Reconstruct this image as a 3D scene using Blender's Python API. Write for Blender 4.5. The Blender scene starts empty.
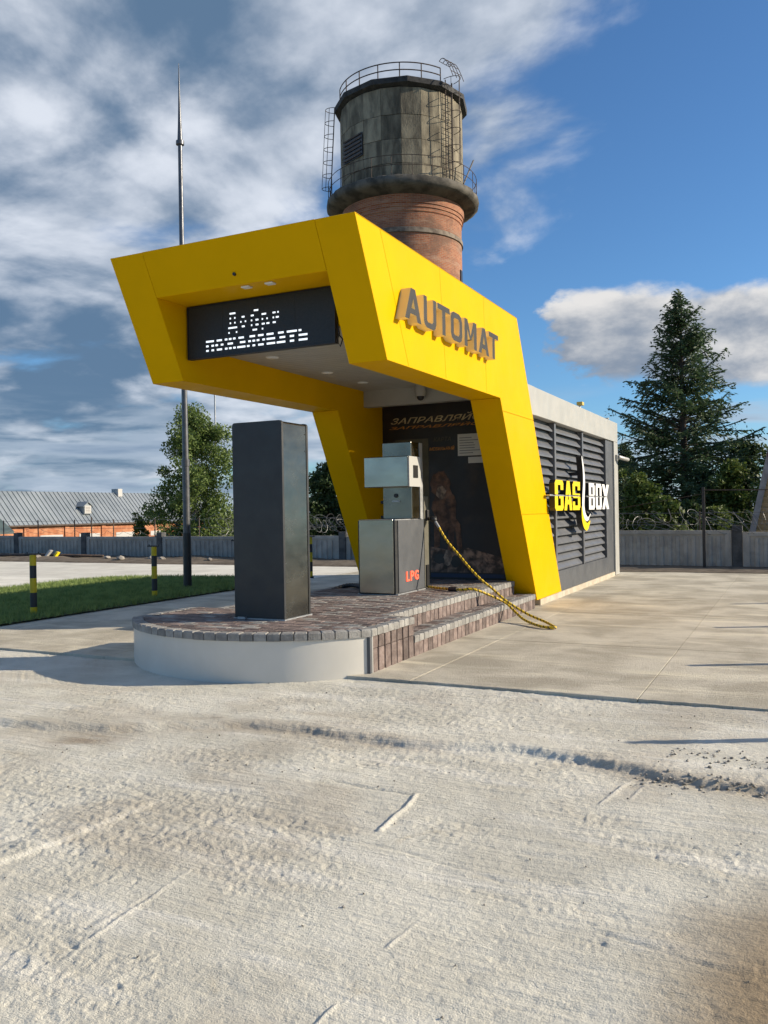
import bpy, bmesh, math, random
import numpy as np
from mathutils import Vector, Matrix
random.seed(7); RNG = np.random.default_rng(11)
R = math.radians
scene = bpy.context.scene
COL = scene.collection

# ------------------------------------------------------------------ camera
F_PX, YAW, PITCH, ROLL = 847.42, 0.4548, -0.0018, -0.0170
fw = Vector((-math.sin(YAW)*math.cos(PITCH), math.cos(YAW)*math.cos(PITCH), math.sin(PITCH)))
r0 = Vector((math.cos(YAW), math.sin(YAW), 0)); u0 = r0.cross(fw)
rt = r0*math.cos(ROLL)+u0*math.sin(ROLL); up = rt.cross(fw)
cam = bpy.data.cameras.new('camera'); camo = bpy.data.objects.new('camera', cam); COL.objects.link(camo)
m = Matrix((rt, up, -fw)).transposed().to_4x4(); m.translation = (0, 0, 1.6); camo.matrix_world = m
cam.sensor_fit = 'VERTICAL'; cam.sensor_height = 24; cam.lens = F_PX/1024*24
cam.clip_start = .05; cam.clip_end = 4000
scene.camera = camo

# ------------------------------------------------------------------ light
SUN_AZ, SUN_EL = R(26), R(23)            # azimuth from +X towards +Y
sd = Vector((math.cos(SUN_AZ)*math.cos(SUN_EL), math.sin(SUN_AZ)*math.cos(SUN_EL), math.sin(SUN_EL)))
sun = bpy.data.lights.new('sun', 'SUN'); sun.energy = 5.0; sun.angle = R(.55); sun.color = (1, .87, .68)
suno = bpy.data.objects.new('sun', sun); COL.objects.link(suno); suno.rotation_euler = sd.to_track_quat('Z', 'Y').to_euler()
scene.view_settings.view_transform = 'Standard'; scene.view_settings.look = 'None'
scene.view_settings.gamma = 1; scene.view_settings.use_curve_mapping = False
scene.view_settings.exposure = 0.47

class NT:
    """small helper to write node trees"""
    def __init__(s, tree): s.t = tree
    def n(s, typ, **kw):
        o = s.t.nodes.new(typ)
        for k, v in kw.items(): setattr(o, k, v)
        return o
    def put(s, sock, v):
        if isinstance(v, bpy.types.NodeSocket): s.t.links.new(v, sock)
        elif v is not None: sock.default_value = v
    def math(s, op, a, b=None, c=None, clamp=False):
        o = s.n('ShaderNodeMath', operation=op, use_clamp=clamp)
        for i, v in enumerate((a, b, c)):
            if v is not None: s.put(o.inputs[i], v)
        return o.outputs[0]
    def vmath(s, op, a, b=None):
        o = s.n('ShaderNodeVectorMath', operation=op); s.put(o.inputs[0], a)
        if b is not None: s.put(o.inputs[1], b)
        return o.outputs[0]
    def comb(s, x, y, z):
        o = s.n('ShaderNodeCombineXYZ')
        for i, v in enumerate((x, y, z)): s.put(o.inputs[i], v)
        return o.outputs[0]
    def noise(s, vec, scale, detail=5, rough=.55, dist=0.):
        o = s.n('ShaderNodeTexNoise'); s.put(o.inputs['Vector'], vec)
        o.inputs['Scale'].default_value = scale; o.inputs['Detail'].default_value = detail
        o.inputs['Roughness'].default_value = rough; o.inputs['Distortion'].default_value = dist
        return o.outputs['Fac']
    def smooth(s, v, a, b, lo=0., hi=1.):
        o = s.n('ShaderNodeMapRange', interpolation_type='SMOOTHSTEP'); s.put(o.inputs[0], v)
        for i, x in zip((1, 2, 3, 4), (a, b, lo, hi)): s.put(o.inputs[i], x)
        return o.outputs[0]
    def mix(s, f, a, b, blend='MIX'):
        o = s.n('ShaderNodeMix', data_type='RGBA', blend_type=blend)
        s.put(o.inputs['Factor'], f); s.put(o.inputs['A'], a if isinstance(a, bpy.types.NodeSocket) else (*a[:3], 1)); s.put(o.inputs['B'], b if isinstance(b, bpy.types.NodeSocket) else (*b[:3], 1))
        return o.outputs['Result']

# ------------------------------------------------------------------ sky
world = bpy.data.worlds.new('World'); scene.world = world; world.use_nodes = True
t = NT(world.node_tree); world.node_tree.nodes.clear()
SKY_STRENGTH = .075
tc = t.n('ShaderNodeTexCoord'); dirv = tc.outputs['Generated']
sx = t.n('ShaderNodeSeparateXYZ'); t.put(sx.inputs[0], dirv); dx, dy, dz = sx.outputs
sky = t.n('ShaderNodeTexSky', sky_type='NISHITA'); sky.sun_disc = False
sky.sun_elevation = SUN_EL; sky.sun_rotation = math.pi/2-SUN_AZ
sky.air_density = 1.0; sky.dust_density = .3; sky.ozone_density = 3.0; sky.altitude = 150
el = t.math('ARCSINE', dz)
hl = t.math('SQRT', t.math('ADD', t.math('MULTIPLY', dx, dx), t.math('MULTIPLY', dy, dy)))
A0 = R(-62)
cc = t.math('DIVIDE', t.math('ADD', t.math('MULTIPLY', dx, math.sin(A0)), t.math('MULTIPLY', dy, math.cos(A0))), t.math('MAXIMUM', hl, .01))
zz = t.math('ADD', t.math('MAXIMUM', dz, 0.), .22)
pl = t.comb(t.math('DIVIDE', dx, zz), t.math('DIVIDE', dy, zz), 0.)
pl = t.vmath('ADD', pl, (3.1, 7.7, 0))
n1 = t.noise(pl, 2.3, 9, .53, .2)
nb = t.noise(t.vmath('ADD', pl, (.11, .055, 0)), 2.3, 9, .53, .2)        # sampled a step towards the sun
nL = t.noise(t.vmath('ADD', pl, (9, 2, 0)), .9, 3, .5)
v1 = t.math('ADD', n1, t.math('MULTIPLY', t.math('SUBTRACT', cc, .738), 1.25))
v1 = t.math('ADD', v1, t.smooth(el, R(18), R(30), -.09, .16))      # the deck thickens overhead
d1 = t.smooth(v1, .43, .62)
lit1 = t.math('ADD', .47, t.math('MULTIPLY', t.math('SUBTRACT', n1, nb), 3.0))
lit1 = t.math('ADD', lit1, t.math('MULTIPLY', t.math('SUBTRACT', nL, .5), 1.9))
lit1 = t.math('ADD', lit1, t.math('MULTIPLY', t.math('SUBTRACT', n1, .5), .55))
lit1 = t.math('ADD', lit1, t.smooth(v1, .78, .5, 0., .28))
lit1 = t.math('SUBTRACT', lit1, t.smooth(el, R(25), R(12), 0., .32))
lit1 = t.smooth(lit1, -.05, 1.0)
k = 1/SKY_STRENGTH
def cv(c, g=.85): return tuple(x*k*g for x in c)
c1 = t.mix(lit1, cv((.10, .17, .27)), cv((.66, .70, .77)))
skyc = t.mix(1., sky.outputs[0], (.78, 1.12, 1.40), 'MULTIPLY')
base = t.mix(t.math('MULTIPLY', d1, .94), skyc, c1)
# cumulus bank low in the sky
az = t.math('ARCTAN2', dx, dy)
cu = t.comb(t.math('MULTIPLY', az, 1.), t.math('MULTIPLY', el, 1.9), 3.)
m1 = t.noise(cu, 7., 9, .57, .1); m1b = t.noise(t.vmath('ADD', cu, (.035, .05, 0)), 7., 9, .57, .1)
wob = t.noise(t.comb(az, 0., 5.), 2.2, 2, .5)
ec = t.math('ADD', R(10.3), t.math('MULTIPLY', t.math('SUBTRACT', wob, .5), R(5)))
rel = t.math('DIVIDE', t.math('SUBTRACT', el, ec), R(3.0))
fall = t.math('ABSOLUTE', rel)
v2 = t.math('SUBTRACT', t.math('ADD', m1, .36), t.math('MULTIPLY', t.math('POWER', fall, 1.7), .36))
azmask = t.smooth(t.math('ADD', az, t.math('MULTIPLY', t.math('SUBTRACT', m1, .5), .35)), R(-20.5), R(-11.))
v2 = t.math('SUBTRACT', v2, t.math('MULTIPLY', t.math('SUBTRACT', 1., azmask), .6))
d2 = t.smooth(v2, .46, .66)
lit2 = t.math('ADD', t.math('MULTIPLY', t.math('SUBTRACT', m1, m1b), 2.4), t.smooth(rel, -.6, 1.5, .12, .78))
lit2 = t.smooth(t.math('ADD', lit2, t.math('MULTIPLY', t.math('SUBTRACT', m1, .5), .5)), -.12, 1.)
c2 = t.mix(lit2, cv((.21, .26, .34)), cv((.68, .67, .66)))
base = t.mix(d2, base, c2)
# streaky grey layer near the horizon
hz = t.comb(t.math('MULTIPLY', az, 1.), t.math('MULTIPLY', el, 7.), 8.)
h1 = t.noise(hz, 4.5, 7, .55, .2)
d3 = t.math('MULTIPLY', t.smooth(h1, .42, .62), t.smooth(el, R(8.3), R(5.2)))
c3 = t.mix(t.smooth(h1, .75, .5), cv((.2, .28, .4)), cv((.42, .5, .6)))
base = t.mix(t.math('MULTIPLY', d3, .85), base, c3)
bg = t.n('ShaderNodeBackground'); t.put(bg.inputs[0], base); bg.inputs[1].default_value = SKY_STRENGTH
wo = t.n('ShaderNodeOutputWorld'); t.put(wo.inputs[0], bg.outputs[0])

# ------------------------------------------------------------------ materials
MATS = {}
def mat(name, col, col2=None, scale=4., rough=.6, metal=0., bump=0., bscale=40., var=0., spec=.5, lo=.35, hi=.65, emit=None, aniso=None, coat=0.):
    """procedural material: two tones mixed by noise, object-random tone, bump"""
    if name in MATS: return MATS[name]
    M = bpy.data.materials.new(name); M.use_nodes = True; t = NT(M.node_tree); MATS[name] = M
    b = M.node_tree.nodes['Principled BSDF']
    co = t.n('ShaderNodeTexCoord').outputs['Object']
    if var:                              # every copy shows another piece of the pattern
        sh_ = t.n('ShaderNodeObjectInfo').outputs['Random']; co = t.vmath('ADD', co, t.comb(t.math('MULTIPLY', sh_, 37.), t.math('MULTIPLY', sh_, 91.), t.math('MULTIPLY', sh_, 53.)))
    if aniso: co = t.vmath('MULTIPLY', co, aniso)
    c = (*col, 1)
    if col2 is not None:
        c = t.mix(t.smooth(t.noise(co, scale, 6, .6, .2), lo, hi), col, col2)
    if var:
        oi = t.n('ShaderNodeObjectInfo')
        g = t.n('ShaderNodeHueSaturation'); t.put(g.inputs['Color'], c)
        t.put(g.inputs['Value'], t.math('ADD', 1-var, t.math('MULTIPLY', oi.outputs['Random'], 2*var))); c = g.outputs[0]
    t.put(b.inputs['Base Color'], c)
    b.inputs['Roughness'].default_value = rough; b.inputs['Metallic'].default_value = metal
    b.inputs['Specular IOR Level'].default_value = spec; b.inputs['Coat Weight'].default_value = coat
    if rough < .9 and col2 is not None:
        t.put(b.inputs['Roughness'], t.smooth(t.noise(co, scale*1.7, 5, .6), .3, .7, rough*.85, min(1, rough*1.2)))
    if bump:
        bp = t.n('ShaderNodeBump'); bp.inputs['Strength'].default_value = bump; bp.inputs['Distance'].default_value = .02
        t.put(bp.inputs['Height'], t.noise(co, bscale, 6, .6)); t.put(b.inputs['Normal'], bp.outputs[0])
    if emit:
        b.inputs['Emission Color'].default_value = (*emit[:3], 1); b.inputs['Emission Strength'].default_value = emit[3]
    return M

yellow = mat('yellow_cladding', (.68, .385, .0), (.72, .405, .0), 1.3, .42, bump=.015, bscale=3, var=.02, spec=.05)
white_cl = mat('white_cladding', (.37, .365, .335), (.40, .395, .365), 2, .45)
charcoal = mat('charcoal_metal', (.020, .021, .022), (.026, .027, .028), 3, .45)
dgrey = mat('dark_grey_panel', (.075, .08, .088), (.09, .095, .102), 3, .45)
louvre = mat('louvre_grey', (.11, .115, .125), (.13, .135, .145), 3, .42, var=.05)
darkm = mat('black_metal', (.02, .02, .022), None, rough=.5)
black = mat('black_plastic', (.012, .012, .013), None, rough=.4)
steel = mat('brushed_steel', (.31, .305, .275), (.38, .375, .34), 1.2, .20, metal=1., bump=.05, bscale=1.6, aniso=(1, 1, 2.2))
steel2 = mat('brushed_steel_duller', (.17, .168, .15), (.23, .225, .2), 1.6, .24, metal=1., bump=.06, bscale=1.2, aniso=(1, 1, 2.))
signwhite = mat('sign_white', (.82, .82, .80), None, rough=.4)
signyellow = mat('sign_yellow', (.86, .62, .004), None, rough=.4)
lettergrey = mat('letter_grey', (.036, .034, .031), (.044, .042, .038), 5, .6, spec=.25)
lettercream = mat('letter_cream', (.80, .66, .36), None, rough=.5)
pav_brown = mat('paver_brown', (.125, .092, .08), (.215, .165, .145), 9, .85, bump=.5, bscale=60, var=.34)
pav_grey = mat('paver_grey', (.22, .21, .195), (.32, .31, .285), 9, .85, bump=.5, bscale=60, var=.18)
mortar = mat('mortar_sand', (.13, .115, .10), (.2, .18, .155), 12, .95, bump=.4, bscale=90)
bandwhite = mat('painted_band', (.60, .57, .505), (.65, .62, .555), 1.5, .38, bump=.02, bscale=4)
plinthm = mat('plinth_render', (.42, .36, .27), (.52, .46, .36), 5, .9, bump=.4, bscale=40)
galv = mat('galvanised', (.36, .37, .38), (.45, .46, .47), 6, .45, metal=.7)
polem = mat('mast_grey', (.09, .095, .105), (.12, .125, .135), 6, .4, metal=.5)
concr_f = mat('fence_concrete', (.30, .285, .255), (.42, .395, .35), 2.5, .9, bump=.3, bscale=25, var=.08)
concr_p = mat('fence_post', (.06, .06, .06), (.11, .11, .105), 4, .9)
wirem = mat('razor_wire', (.16, .16, .16), None, rough=.5, metal=.5)
tankm = mat('tank_concrete', (.08, .068, .048), (.31, .27, .19), 1.1, .92, bump=.8, bscale=9, var=.22, aniso=(1.8, 1.8, .6), lo=.28, hi=.74)
ringm = mat('ring_concrete', (.05, .046, .038), (.15, .135, .11), 1.3, .95, bump=.5, bscale=6)
roofm = mat('bitumen', (.03, .03, .032), (.05, .05, .05), 3, .85)
rust = mat('rusty_iron', (.05, .04, .035), (.10, .065, .045), 5, .75)
roofzinc = mat('zinc_roof', (.22, .25, .27), (.29, .32, .34), .35, .42, metal=.25)
whitebox = mat('white_paint', (.45, .44, .42), None, rough=.6)
timber = mat('timber_tan', (.34, .23, .11), (.46, .33, .17), 3, .8, var=.15, aniso=(1, 8, 8))
greywood = mat('grey_wood', (.22, .20, .19), (.32, .30, .28), 3, .85)
barkm = mat('bark_dark', (.05, .04, .032), (.10, .08, .065), 6, .95)
birchm = mat('birch_bark', (.12, .11, .1), (.55, .53, .5), 5, .9)
soilm = mat('soil', (.10, .075, .05), (.17, .135, .095), 3, .98, bump=.8, bscale=14)
fieldm = mat('field', (.06, .075, .03), (.12, .115, .06), .05, 1.)
stonem = mat('stones', (.22, .2, .17), (.34, .31, .27), 8, .95, var=.25)
ledwhite = mat('led_text', (.8, .85, .9), None, rough=.5, emit=(.86, .93, 1., .75))
ledred = mat('led_red', (.8, .1, .05), None, rough=.5, emit=(1., .10, .045, 1.0))
lampw = mat('lamp_glass', (.75, .76, .74), None, rough=.25)

def leafmat(name, a, b, sc=1.2):
    M = bpy.data.materials.new(name); M.use_nodes = True; t = NT(M.node_tree); nt = M.node_tree
    bs = nt.nodes['Principled BSDF']; co = t.n('ShaderNodeTexCoord').outputs['Object']
    wn = t.n('ShaderNodeTexWhiteNoise'); t.put(wn.inputs['Vector'], t.vmath('SNAP', co, (.11, .11, .11)))
    f = t.math('ADD', t.math('MULTIPLY', t.noise(co, sc, 3, .5), .7), t.math('MULTIPLY', wn.outputs['Value'], .5))
    c = t.mix(t.smooth(f, .3, .85), a, b); t.put(bs.inputs['Base Color'], c)
    bs.inputs['Roughness'].default_value = .55; bs.inputs['Specular IOR Level'].default_value = .3
    tr = t.n('ShaderNodeBsdfTranslucent'); t.put(tr.inputs[0], c)
    ms = t.n('ShaderNodeMixShader'); ms.inputs[0].default_value = .28
    t.put(ms.inputs[1], bs.outputs[0]); t.put(ms.inputs[2], tr.outputs[0])
    t.put(nt.nodes['Material Output'].inputs[0], ms.outputs[0]); return M
needle = leafmat('spruce_needles', (.032, .064, .028), (.095, .145, .06))
birchleaf = leafmat('birch_leaves', (.075, .125, .028), (.17, .23, .065))
bushleaf = leafmat('bush_leaves', (.05, .09, .018), (.15, .19, .045))
darkleaf = leafmat('dark_leaves', (.026, .052, .017), (.075, .11, .037))
grassm = leafmat('grass_blades', (.15, .215, .06), (.30, .38, .12), 1.5)

# concrete ground material (used by the rough pour and the yard slabs)
def concrete(name, a, b, dust, attr=False, bumpd=.006, joints=0.):
    M = bpy.data.materials.new(name); M.use_nodes = True; t = NT(M.node_tree); nt = M.node_tree
    bs = nt.nodes['Principled BSDF']; g = t.n('ShaderNodeNewGeometry'); co = g.outputs['Position']
    flat = t.vmath('MULTIPLY', co, (1, 1, 0))
    str_ = t.vmath('MULTIPLY', flat, (.35, 2.2, 0))
    c = t.mix(t.smooth(t.noise(flat, 1.1, 7, .6, .4), .36, .66), a, b)
    c = t.mix(t.smooth(t.noise(str_, 1.7, 8, .62, .3), .5, .72, 0., .75), c, dust)
    c = t.mix(t.smooth(t.noise(flat, 16, 5, .7), .55, .75, 0, .30), c, tuple(x*.62 for x in a))
    c = t.mix(t.smooth(t.noise(flat, 70, 3, .7), .60, .70, 0, .6), c, tuple(x*.45 for x in a))
    c = t.mix(t.smooth(t.noise(flat, 30, 4, .75), .60, .72, 0, .5), c, tuple(min(1, x*1.35) for x in b))
    c = t.mix(t.smooth(t.noise(flat, 3.3, 6, .65, .8), .60, .74, 0, .35), c, (a[0]*.80, a[1]*.70, a[2]*.56))
    if attr:
        d = t.n('ShaderNodeAttribute', attribute_name='dirt').outputs['Fac']
        c = t.mix(t.math('MULTIPLY', d, t.smooth(t.noise(str_, 5, 6, .65), .25, .6, .35, 1.), clamp=True), c, (.30, .235, .165))
        s_ = t.n('ShaderNodeAttribute', attribute_name='brown_patch').outputs['Fac']
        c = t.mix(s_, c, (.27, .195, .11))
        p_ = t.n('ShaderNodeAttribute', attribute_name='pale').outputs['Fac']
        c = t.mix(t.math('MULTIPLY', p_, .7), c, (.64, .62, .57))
    else:
        oi = t.n('ShaderNodeObjectInfo')
        hs = t.n('ShaderNodeHueSaturation'); t.put(hs.inputs['Color'], c)
        t.put(hs.inputs['Value'], t.math('ADD', .92, t.math('MULTIPLY', oi.outputs['Random'], .14))); c = hs.outputs[0]
    t.put(bs.inputs['Base Color'], c); bs.inputs['Roughness'].default_value = .93; bs.inputs['Specular IOR Level'].default_value = .25
    bp = t.n('ShaderNodeBump'); bp.inputs['Strength'].default_value = .9; bp.inputs['Distance'].default_value = bumpd
    h = t.math('ADD', t.math('ADD', t.math('MULTIPLY', t.noise(flat, 38, 6, .7), .8), t.math('MULTIPLY', t.noise(flat, 130, 3, .6), .35)), t.math('MULTIPLY', t.noise(t.vmath('MULTIPLY', flat, (.25, 3, 0)), 9, 6, .6), .9))
    t.put(bp.inputs['Height'], h); t.put(bs.inputs['Normal'], bp.outputs[0]); return M
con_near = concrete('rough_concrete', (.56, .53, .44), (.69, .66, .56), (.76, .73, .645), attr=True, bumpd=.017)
con_yard = concrete('yard_concrete', (.40, .36, .28), (.61, .56, .45), (.74, .68, .52), bumpd=.016)
con_pale = concrete('pale_concrete', (.60, .57, .49), (.72, .69, .60), (.78, .74, .64), bumpd=.006)

# ------------------------------------------------------------------ mesh helpers
ORI = {}
class MB:
    def __init__(s): s.v = []; s.f = []; s.m = []; s.uv = None
    def add(s, vs, fs, mi=0):
        o = len(s.v); s.v += [tuple(v) for v in vs]; s.f += [tuple(i+o for i in f) for f in fs]; s.m += [mi]*len(fs); return s
    def box(s, x0, x1, y0, y1, z0, z1, mi=0):
        return s.add([(x0, y0, z0), (x1, y0, z0), (x1, y1, z0), (x0, y1, z0), (x0, y0, z1), (x1, y0, z1), (x1, y1, z1), (x0, y1, z1)],
                     [(3, 2, 1, 0), (4, 5, 6, 7), (0, 1, 5, 4), (1, 2, 6, 5), (2, 3, 7, 6), (3, 0, 4, 7)], mi)
    def prism(s, poly, off, mi=0):
        """poly: list of 3D points, extruded by vector off"""
        n = len(poly); off = Vector(off); a = [Vector(p) for p in poly]; b = [p+off for p in a]
        nr = Vector((0, 0, 0))
        for i in range(n): nr += a[i].cross(a[(i+1) % n])
        if nr.dot(off) > 0: a.reverse(); b.reverse()
        return s.add(a+b, [tuple(range(n)), tuple(reversed(range(n, 2*n)))]+[(i, i+n, (i+1) % n+n, (i+1) % n) for i in range(n)], mi)
    def beam(s, p, q, w, h=None, upv=(0, 0, 1), mi=0):
        p, q = Vector(p), Vector(q); d = (q-p).normalized(); h = h or w; u = Vector(upv)
        if abs(d.dot(u)) > .98: u = Vector((1, 0, 0))
        a = d.cross(u).normalized()*w/2; b = a.cross(d).normalized()*h/2
        return s.prism([p-a-b, p+a-b, p+a+b, p-a+b], q-p, mi)
    def tube(s, pts, r, n=8, mi=0, closed=False, cap=True):
        pts = [Vector(p) for p in pts]; N = len(pts); rs = r if isinstance(r, (list, tuple)) else [r]*N
        ring = []; ref = Vector((0, 0, 1)); o = len(s.v)
        for i, p in enumerate(pts):
            d = (pts[min(i+1, N-1)]-pts[max(i-1, 0)]) if not closed else (pts[(i+1) % N]-pts[i-1])
            d = d.normalized() if d.length > 1e-9 else Vector((0, 0, 1))
            if abs(d.dot(ref)) > .95: ref = Vector((1, 0, 0)) if abs(d.x) < .9 else Vector((0, 1, 0))
            a = d.cross(ref).normalized(); b = a.cross(d); ref = b if abs(b.dot(d)) < .5 else ref
            s.v += [tuple(p+(a*math.cos(2*math.pi*k/n)+b*math.sin(2*math.pi*k/n))*rs[i]) for k in range(n)]
        for i in range(N-1+(1 if closed else 0)):
            j = (i+1) % N
            for k in range(n):
                s.f.append((o+i*n+k, o+i*n+(k+1) % n, o+j*n+(k+1) % n, o+j*n+k)); s.m.append(mi(i) if callable(mi) else mi)
        if cap and not closed:
            s.f.append(tuple(o+k for k in reversed(range(n)))); s.f.append(tuple(o+(N-1)*n+k for k in range(n))); q = mi(0) if callable(mi) else mi; s.m += [q, q]
        return s
    def lathe(s, c, prof, n=32, a0=0., a1=2*math.pi, mi=0):
        o = len(s.v); full = abs(a1-a0-2*math.pi) < 1e-6; cols = n if full else n+1
        for k in range(cols):
            a = a0+(a1-a0)*k/n
            s.v += [(c[0]+r*math.cos(a), c[1]+r*math.sin(a), c[2]+z) for r, z in prof]
        P = len(prof)
        for k in range(n):
            j = (k+1) % cols
            for i in range(P-1): s.f.append((o+k*P+i, o+j*P+i, o+j*P+i+1, o+k*P+i+1)); s.m.append(mi)
        return s
    def build(s, name, mats, parent=None, org=None, smooth=False, bevel=0., kind=None):
        org = Vector(org) if org is not None else (Vector(ORI[parent.name]) if parent else Vector((0, 0, 0)))
        me = bpy.data.meshes.new(name); me.from_pydata([(v[0]-org.x, v[1]-org.y, v[2]-org.z) for v in s.v], [], s.f)
        for q in (mats if isinstance(mats, (list, tuple)) else [mats]): me.materials.append(q)
        me.polygons.foreach_set('material_index', s.m)
        if smooth: me.polygons.foreach_set('use_smooth', [True]*len(s.f))
        o = link(name, me, parent, org)
        if bevel:
            b = o.modifiers.new('bevel', 'BEVEL'); b.width = bevel; b.segments = 2; b.limit_method = 'ANGLE'; b.angle_limit = R(35)
        if smooth and smooth != 'all': autosmooth(me)
        if kind: o['kind'] = kind
        return o
def autosmooth(me, ang=40):
    bm = bmesh.new(); bm.from_mesh(me)
    for e in bm.edges:
        if len(e.link_faces) == 2 and e.calc_face_angle(0) > R(ang): e.smooth = False
    bm.to_mesh(me); bm.free()
def link(name, data, parent=None, org=(0, 0, 0), rot=None):
    o = bpy.data.objects.new(name, data); COL.objects.link(o); org = Vector(org); ORI[o.name] = org
    if parent: o.parent = parent; o.location = org-ORI[parent.name]
    else: o.location = org
    if rot: o.rotation_euler = rot
    return o
def tag(o, label, cat, group=None):
    o['label'] = label; o['category'] = cat
    if group: o['group'] = group
    return o
def thing(name, label, cat, loc, group=None):
    return tag(link(name, None, None, loc), label, cat, group)
def struct(o): o['kind'] = 'structure'; return o

# numpy value noise
def vnoise(x, y, seed=0):
    xi = np.floor(x).astype(np.int64); yi = np.floor(y).astype(np.int64); fx = x-xi; fy = y-yi
    fx = fx*fx*(3-2*fx); fy = fy*fy*(3-2*fy)
    def h(i, j):
        n = (i*374761393+j*668265263+seed*1274126177) & 0xffffffff
        n = ((n ^ (n >> 13))*1274126177) & 0xffffffff
        return ((n ^ (n >> 16)) & 0xffff)/65535.
    return (h(xi, yi)*(1-fx)+h(xi+1, yi)*fx)*(1-fy)+(h(xi, yi+1)*(1-fx)+h(xi+1, yi+1)*fx)*fy
def fbm(x, y, oct=5, seed=0, gain=.5):
    a = 1.; s = 0.; tot = 0.
    for i in range(oct):
        s = s+a*vnoise(x*2**i, y*2**i, seed+i*17); tot += a; a *= gain
    return s/tot-.5
def sstep(x, a, b):
    q = np.clip((x-a)/(b-a), 0, 1); return q*q*(3-2*q)

# ================================================================== THE SETTING
# far ground, lower than the filled yard, out to the horizon
g = MB().add([(-1500, -1500, -1.7), (1500, -1500, -1.7), (1500, 1500, -1.7), (-1500, 1500, -1.7)], [(0, 1, 2, 3)]).build('ground', fieldm); struct(g)

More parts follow.
